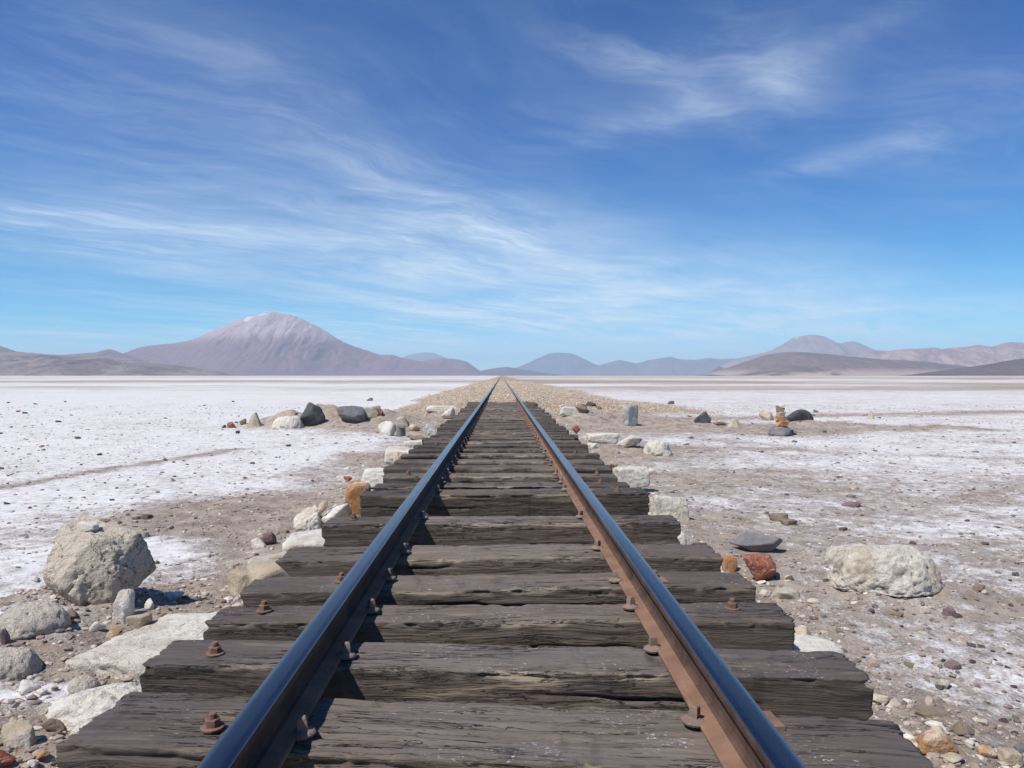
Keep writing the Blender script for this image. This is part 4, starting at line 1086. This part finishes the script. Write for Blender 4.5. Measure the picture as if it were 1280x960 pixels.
rock('rock', 360, 536, 44, 17, M['crumb'], 'mound', 'crumbling heap of pale earth clods between the pyramid and the dark rock', 'rock', seed=67, sub=5)
rock('rock', 463, 524, 26, 14, M['tanr'], 'rough', 'tan rock behind the blue-grey angular rock', 'rock', seed=68, sub=4)
rock('rock', 474, 520, 11, 11, M['red'], 'rough', 'reddish stone at the right end of the left row', 'rock', seed=69, sub=4)
rock('stone', 462, 501, 9, 4, M['mauve'], 'rough', 'small dark red stone on the salt behind the left row', 'stone', seed=70, sub=4)
rock('stone', 297, 542, 6, 4, M['dark'], 'rough', 'tiny dark stone on the salt in front of the left row', 'stone', seed=71, sub=4)
rock('stone', 323, 686, 22, 16, M['crumb'], 'rough', 'pale stone with a red-brown stone resting against it', 'stone', seed=72, sub=4)
rock('stone', 337, 682, 20, 18, M['mauve'], 'rough', 'red-brown stone by the fifth sleeper on the left earth', 'stone', seed=73, sub=4)
# --- right side
block('block', 0.94, 1.29, 2.62, 2.98, -0.42, -0.160, M['lime'], 'white lime block beside the right end of the third sleeper', 'block', seed=81, sub=5)
rock('rock', 1007, 810, 28, 26, M['orange'], 'rough', 'orange stone under the white lime block', 'rock', seed=82, sub=4)
rock('rock', 949, 729, 50, 38, M['red'], 'rough', 'bright red rock with white veins by the right sleeper ends', 'rock', seed=83, dr=0.8)
rock('rock', 910, 714, 24, 20, M['orange'], 'block', 'small orange block between the red rock and the fifth sleeper', 'rock', seed=84, sub=4)
rock('stone', 981, 750, 40, 15, M['tanr'], 'slab', 'flat tan stone with an orange tip in front of the red rock', 'stone', seed=85, sub=4, yaw=-8)
rock('stone', 951, 730, 14, 6, M['lime'], 'rough', 'white pebble between the red rock and the flat tan stone', 'stone', seed=86, sub=4)
rock('rock', 946, 692, 72, 28, M['grey'], 'rough', 'long grey oval stone lying on the right flat', 'rock', seed=87, dr=0.5)
rock('boulder', 1106, 742, 164, 60, M['crumb'], 'mound', 'big cream crusted mound of earth and stones on the right', 'boulder', seed=88, dr=0.7, sub=6, sink=0.3)
rock('rock', 1048, 708, 40, 28, M['crumb'], 'mound', 'grey-cream lump at the left foot of the cream crusted mound', 'rock', seed=89)
rock('stone', 1104, 722, 26, 13, M['grey'], 'smooth', 'grey-green stone stuck in the front of the cream mound', 'stone', seed=90, sub=4)
rock('stone', 1141, 724, 14, 7, M['brown'], 'smooth', 'brown stone on the right slope of the cream mound', 'stone', seed=91, sub=4)
block('block', 0.92, 1.20, 4.62, 5.0, -0.42, -0.150, M['lime'], 'white rounded block at the right end of the sixth sleeper', 'block', seed=92, sub=5)
rock('block', 836, 650, 50, 34, M['concrete'], 'block', 'cracked cream concrete block at the right end of the seventh sleeper', 'block', seed=93, dr=0.7, z=-0.28)
rock('block', 789, 606, 46, 24, M['concrete'], 'block', 'wide cream concrete block at the right end of the ninth sleeper', 'block', seed=94, dr=0.7, z=-0.25)
rock('stone', 815, 593, 12, 9, M['lime'], 'rough', 'small white stone touching the wide cream concrete block', 'stone', seed=95, sub=4)
rock('stone', 767, 584, 12, 8, M['orange'], 'rough', 'small orange stone behind the wide cream concrete block', 'stone', seed=96, sub=4, z=-.2)
rock('slab', 753, 552, 42, 11, M['concrete'], 'block', 'flat pale slab beside the right sleeper ends', 'slab', seed=97, dr=0.5, z=-.26)
rock('block', 740, 562, 13, 9, M['lime'], 'rough', 'small white lump in front of the flat pale slab', 'block', seed=98, sub=4, z=-.26)
rock('rock', 720, 541, 12, 9, M['red'], 'rough', 'small reddish rock at the right sleeper ends', 'rock', seed=99, sub=4, z=-.2)
rock('rock', 786, 561, 34, 14, M['crumb'], 'rough', 'pale flat-topped lump of earth right of the pale slab', 'rock', seed=100, sub=4)
rock('rock', 822, 570, 38, 18, M['crumb'], 'mound', 'crumbling tan lump of earth right of the pale slab', 'rock', seed=101, sub=5)
rock('stone', 770, 568, 12, 6, M['brown'], 'rough', 'small brown stone below the pale flat-topped lump', 'stone', seed=102, sub=4)
rock('rock', 712, 520, 26, 10, M['concrete'], 'block', 'pale masonry stone set in the abutment right of the rails', 'block', seed=103, sub=4, dr=0.5)
rock('rock', 726, 518, 16, 11, M['brown'], 'rough', 'brown masonry stone next to the black rock', 'rock', seed=104, sub=4)
rock('rock', 738, 511, 15, 9, M['dark'], 'rough', 'black rock on the embankment right of the rails', 'rock', seed=105, sub=4, z=-0.18)
rock('stone', 749, 512, 8, 4, M['brown'], 'rough', 'small brown stone right of the black rock', 'stone', seed=106, sub=4)
# upright kilometre post
pc = at(789, 533)
Dp = pc.y
pw_, ph_ = 16 * Dp / F, 28 * Dp / F
me = rock_mesh('post', pw_, pw_ * 0.8, ph_ * 1.1, 107, 'block', 5)
po = obj('post', me, mat_rock('post_concrete', (0.24, 0.24, 0.24), (0.34, 0.34, 0.33), (0.55, 0.54, 0.52), 0.35, vein=(0.08, 0.08, 0.08)), loc=(pc.x, pc.y + 0.1, pc.z - 0.1 * ph_))
po.rotation_euler = (0, 0, R(24))
tag(po, 'short grey concrete marker post standing on the right earth', 'post')
rock('rock', 878, 529, 20, 15, M['dark'], 'rough', 'dark grey rock halfway between the post and the cairn', 'rock', seed=108, sub=4)
rock('rock', 918, 534, 24, 12, M['tanr'], 'point', 'tan peaked rock between the dark grey rock and the cairn', 'rock', seed=109, sub=4)
rock('stone', 901, 532, 16, 6, M['orange'], 'rough', 'low orange-tan stone left of the tan peaked rock', 'stone', seed=110, sub=4)
rock('rock', 999, 526, 36, 17, M['dark'], 'smooth', 'large dark rounded rock right behind the cairn', 'rock', seed=111, sub=4, dr=0.7)
rock('rock', 958, 526, 20, 13, M['tanr'], 'rough', 'tan rock left behind the cairn', 'rock', seed=112, sub=4)
rock('rock', 1088, 524, 13, 11, M['tanr'], 'point', 'small tan pointed rock far out on the right flat', 'rock', seed=113, sub=4)
rock('stone', 1020, 516, 8, 4, M['grey'], 'rough', 'tiny grey stone right of the large dark rounded rock', 'stone', seed=114, sub=4)
rock('stone', 839, 505, 9, 4, M['dark'], 'rough', 'tiny dark stone on the salt beyond the embankment', 'stone', seed=115, sub=4)
# cairn
cp = at(978, 545)
Dc = cp.y; k = Dc / F
zc = cp.z
G = 'stones stacked in the cairn'
for i, (wpx, hpx, dx, mt, st, lb) in enumerate([
        (30, 12, 0, M['grey'], 'mound', 'wide grey bottom stone of the cairn'),
        (19, 7, 1, M['ember'], 'slab', 'flat bright orange stone above the grey bottom stone of the cairn'),
        (17, 6, 0, M['ember'], 'slab', 'orange-brown slab in the middle of the cairn'),
        (15, 5, 1, M['tanr'], 'slab', 'tan flat stone above the orange-brown slab of the cairn'),
        (12, 5, 0, M['brown'], 'slab', 'brown-tan stone under the white top of the cairn')]):
    me = rock_mesh('stone', wpx * k, wpx * k * 0.8, hpx * k * 1.12, 120 + i, st, 4)
    o = obj('stone', me, mt, loc=(cp.x + dx * k, cp.y + 0.12, zc - 0.06 * hpx * k))
    o.rotation_euler = (0, 0, R(30 * i))
    tag(o, lb, 'stone', G)
    zc += hpx * k
me = rock_mesh('stone', 12 * k, 10 * k, 6 * k, 131, 'rough', 4)
o = obj('stone', me, M['lime'], loc=(cp.x, cp.y + 0.12, zc - 0.02))
tag(o, 'white stone on the very top of the cairn', 'stone', G)
rock('stone', 990, 544, 14, 7, M['grey'], 'rough', 'grey stone beside the foot of the cairn', 'stone', seed=133, sub=4)
# flat stones on the right flat
for i, (px, py, wp, hp, mt, lb) in enumerate([
        (973, 652, 30, 9, 'brown', 'curled dark-edged slab of crust on the right flat'),
        (985, 657, 22, 8, 'brown', 'brown clods in front of the curled slab of crust'),
        (1064, 634, 30, 6, 'mauve', 'thin dark stone flake on the right salt'),
        (1054, 664, 12, 5, 'mauve', 'small purple-brown stone behind the cream mound'),
        (1068, 613, 14, 5, 'tanr', 'small pinkish stone above the thin dark flake'),
        (1063, 622, 14, 4, 'grey', 'small grey stone beside the pinkish stone'),
        (1190, 837, 26, 9, 'mauve', 'flat brown stone on the salty earth at the right'),
        (1182, 862, 18, 13, 'tanr', 'tan stone below the flat brown stone'),
        (1228, 908, 18, 10, 'lime', 'bright white stone near the lower right corner'),
        (1186, 770, 20, 8, 'mauve', 'dull brown stone on the earth right of the cream mound'),
        (1232, 743, 14, 7, 'tanr', 'tan pebble among dark clods at the right edge'),
        (1223, 740, 18, 11, 'brown', 'brown clod beside the tan pebble at the right edge'),
        (1120, 770, 20, 6, 'brown', 'low brown clod in front of the cream mound'),
        (1212, 932, 16, 8, 'lime', 'white pebble just left of the yellow-tan block'),
        (1276, 944, 18, 14, 'grey', 'grey stone at the right edge by the bottom corner'),
        (1150, 788, 12, 5, 'tanr', 'small tan stone on the open earth below the mound'),
        ]):
    rock('stone', px, py, wp, hp, M[mt], 'slab' if hp < 0.45 * wp else 'rough', lb, 'stone', seed=140 + i, sub=4, sink=0.2)
rock('rock', 1168, 942, 62, 38, M['orange'], 'rough', 'orange-tan rock near the bottom right, beside the nearest sleeper end', 'rock', seed=170, dr=0.7)
rock('slab', 1165, 898, 64, 14, M['brown'], 'slab', 'long flat brown stone above the orange-tan rock', 'slab', seed=171, dr=0.45, yaw=-12)
rock('rock', 1205, 920, 34, 20, M['brown'], 'rough', 'grey-brown angular rock right of the orange-tan rock', 'rock', seed=172)
rock('rock', 1232, 948, 26, 18, M['orange'], 'rough', 'yellow-orange rock in the bottom right corner', 'rock', seed=173, sub=4)
rock('rock', 1262, 957, 30, 24, M['tanr'], 'block', 'yellow-tan block in the bottom right corner', 'rock', seed=174, sub=4)
rock('rock', 1192, 957, 36, 14, M['tanr'], 'rough', 'tan stone half buried at the bottom edge on the right', 'rock', seed=175, sub=4)
rock('stone', 1100, 880, 22, 14, M['lime'], 'rough', 'white stone beside the right end of the second sleeper', 'stone', seed=176, sub=4)

# ------------------------------------------------------------------ individual pebbles (repeats) and gravel
def scatter(n, region, seed, test=None):
    rs_ = np.random.RandomState(seed); out = []
    while len(out) < n:
        px = rs_.uniform(region[0], region[2]); py = region[1] + (region[3] - region[1]) * rs_.rand() ** region[4]
        p = at(px, py)
        if abs(p.x) < 1.22 and p.y < 24: continue
        if test and not test(p): continue
        out.append((px, py, p))
    return out
protos = {}
for kind in ('dark', 'mauve', 'brown', 'tanr', 'lime', 'grey', 'red'):
    protos[kind] = []
    for j in range(3):
        me = rock_mesh('pebble', 1, 0.85, 0.6, 300 + j * 7 + len(kind), ('rough', 'slab', 'smooth')[j], 4)
        me.materials.append(M[kind]); protos[kind].append(me)
def pebbles(n, region, seed, kinds, size, label, group, flat=0.5, test=None):
    rs_ = np.random.RandomState(seed)
    for px, py, p in scatter(n, region, seed, test):
        kd = kinds[rs_.randint(len(kinds))]
        o = bpy.data.objects.new('pebble', protos[kd][rs_.randint(3)])
        wpx = size[0] + (size[1] - size[0]) * rs_.rand() ** 2
        s_ = wpx * p.y / F
        s_ = min(s_, 0.16)
        o.scale = (s_, s_ * rs_.uniform(0.7, 1.1), s_ * rs_.uniform(0.5, 1.1) * flat * 1.6)
        o.rotation_euler = (R(rs_.uniform(-12, 12)), R(rs_.uniform(-12, 12)), rs_.uniform(0, 6.28))
        o.location = (p.x, p.y, p.z - 0.12 * o.scale[2])
        link(o)
        tag(o, label, 'pebble', group)
pebbles(75, (0, 500, 520, 640, 1.0), 1, ('dark', 'mauve', 'dark', 'brown', 'red'), (3, 8), 'small dark stone lying on the white salt left of the track', 'dark pebbles on the left salt', 0.5, lambda p: p.x < -2.0)
pebbles(40, (0, 640, 420, 958, 1.0), 2, ('brown', 'mauve', 'tanr', 'lime', 'grey'), (5, 14), 'pebble on the brown earth left of the track', 'pebbles on the near left earth', 0.7, lambda p: p.x < -1.3)
pebbles(70, (830, 510, 1280, 700, 1.0), 3, ('mauve', 'brown', 'mauve', 'grey', 'tanr'), (4, 11), 'small flat stone on the salty ground right of the track', 'pebbles on the right salt', 0.35, lambda p: p.x > 1.5)
pebbles(65, (900, 700, 1280, 958, 0.8), 4, ('brown', 'tanr', 'mauve', 'lime', 'grey'), (5, 13), 'pebble on the earth at the near right of the track', 'pebbles on the near right earth', 0.6, lambda p: p.x > 1.3)

def gravel_mesh(name, pts, sizes, seed, cols, flat=0.7, lod=1):
    """One mesh of many small stones; stone colour stored per stone."""
    rs_ = np.random.RandomState(seed)
    n = len(pts)
    D, Fc = ico(lod)
    var = []
    for j in range(8):
        r_ = 1 + (0.28 * rs_.normal(0, 1, len(D)).clip(-1.5, 1.5) if lod < 2 else 0.5 * fbm(D[:, 0] * 1.8 + j * 9, D[:, 1] * 1.8, D[:, 2] * 1.8, seed=j, o=3)); var.append(D * r_[:, None])
    var = np.array(var)[rs_.randint(0, 8, n)]
    a_ = rs_.uniform(0, 6.28, n); ca_, sa_ = np.cos(a_)[:, None], np.sin(a_)[:, None]
    sx = sizes[:, None] * 0.5; sy = sx * rs_.uniform(0.6, 1.0, (n, 1)); sz = sx * rs_.uniform(0.5, 1.0, (n, 1)) * flat
    x = var[..., 0] * sx; y = var[..., 1] * sy; z = var[..., 2] * sz
    V = np.stack([x * ca_ - y * sa_ + pts[:, None, 0], x * sa_ + y * ca_ + pts[:, None, 1], z + pts[:, None, 2] + sz * 0.25], -1)
    Fa = (Fc[None] + (np.arange(n) * len(D))[:, None, None]).reshape(-1, 3)
    me = npmesh(name, V.reshape(-1, 3), Fa, smooth=False)
    cols = np.array(cols)
    c = cols[rs_.randint(0, len(cols), n)] * rs_.uniform(0.8, 1.2, (n, 1))
    c = np.repeat(np.concatenate([c, np.ones((n, 1))], 1)[:, None], len(D), 1).reshape(-1, 4)
    ca = me.color_attributes.new('stone', 'FLOAT_COLOR', 'POINT')
    ca.data.foreach_set('color', c.astype(np.float32).ravel())
    return me
mg, t, b = material('gravel_stones')
ac = t.add('ShaderNodeAttribute', attribute_name='stone')
gn = t.noise(t.add('ShaderNodeNewGeometry').outputs['Position'], 40, 5, 0.6)
t.set(b.inputs['Base Color'], t.mix(t.ramp(gn, 0.35, 0.7, 0, 0.35), ac.outputs['Color'], (0.55, 0.50, 0.43)))
b.inputs['Roughness'].default_value = 0.9
rs = np.random.RandomState(77)
# embankment ballast
n = 150000
y_ = 17.5 + (rs.rand(n) ** 2.2) * 90
x_ = rs.uniform(-7.5, 10, n)
e = embank(x_, y_)
keep = (e > 0.03) & (rs.rand(n) < 0.35 + 0.65 * sst(0.05, 0.4, e)) & ~((np.abs(x_) < 1.25) & (y_ < spots[-1][1] + 0.25)) & (np.abs(np.abs(x_) - GA) > 0.07)
x_, y_ = x_[keep], y_[keep]
pz = gh(x_, y_)
sz_ = (0.022 + 0.06 * rs.rand(len(x_)) ** 2.6) * (1 + 0.012 * (y_ - 20))
me = gravel_mesh('gravel', np.stack([x_, y_, pz], -1), sz_, 3, [(0.50, 0.39, 0.28), (0.42, 0.32, 0.23), (0.58, 0.48, 0.37), (0.32, 0.23, 0.165), (0.52, 0.44, 0.35), (0.47, 0.32, 0.21)])
tag(obj('gravel', me, mg), 'tan ballast gravel covering the embankment', 'gravel', kind='stuff')
# chips and clods strewn over the flats, dense on bare earth
n = 130000
d_ = 1.6 * (30 / 1.6) ** rs.rand(n)
aa = rs.uniform(-0.75, 0.75, n)
x_, y_ = aa * d_, d_
sb = salt_base(x_, y_)
lump = gauss(x_, y_, -1.9, 2.9, 0.7, 1.2)
keep = (np.abs(x_) > 1.08) & (embank(x_, y_) < 0.1) & (rs.rand(n) < np.clip(0.6 - 0.62 * sb + 0.25 * lump, 0.045, 1))
x_, y_ = x_[keep], y_[keep]
pz = gh(x_, y_)
sz_ = 0.005 + 0.030 * rs.rand(len(x_)) ** 5 * (1 + 0.04 * y_) + 0.0006 * y_
me = gravel_mesh('gravel', np.stack([x_, y_, pz], -1), sz_, 5, [(0.30, 0.23, 0.17), (0.22, 0.15, 0.12), (0.40, 0.33, 0.26), (0.14, 0.10, 0.09), (0.52, 0.47, 0.40), (0.26, 0.19, 0.15)], flat=0.6)
tag(obj('gravel', me, mg), 'fine stones and clods strewn over the earth and salt', 'gravel', kind='stuff')
# rubble packed along the culvert sides, under the sleeper ends
n = 7000
y_ = 1.7 + 21.5 * rs.rand(n) ** 1.3
s_ = rs.choice([-1, 1], n)
x_ = s_ * (0.98 + np.abs(rs.normal(0, 0.22, n)))
pz = gh(x_, y_) + 0.0
sz_ = 0.009 + 0.055 * rs.rand(n) ** 7
me = gravel_mesh('rubble', np.stack([x_, y_, pz], -1), sz_, 6, [(0.50, 0.46, 0.39), (0.40, 0.32, 0.24), (0.58, 0.54, 0.47), (0.35, 0.24, 0.16), (0.45, 0.38, 0.30)], flat=0.9, lod=2)
tag(obj('rubble', me, mg), 'pale rubble packed along the ends of the sleepers', 'rubble', kind='stuff')
# concrete culvert walls that carry the sleepers
for s in (-1, 1):
    yl = np.linspace(0.9, 23.6, 300)
    zt = -0.167; 
    prof = [(-0.11, -0.95), (-0.11, zt - 0.01), (-0.10, zt), (0.10, zt), (0.11, zt - 0.01), (0.11, -0.95)]
    me = extrude_profile('culvert_wall', prof, yl, wob=0.02, x0=s * 0.80, seed=5 + s)
    tag(obj('culvert_wall', me, M['concrete']), 'pale concrete sill wall under the ' + ('left' if s < 0 else 'right') + ' ends of the sleepers', 'wall', kind='structure')
print('objects', len(bpy.data.objects))
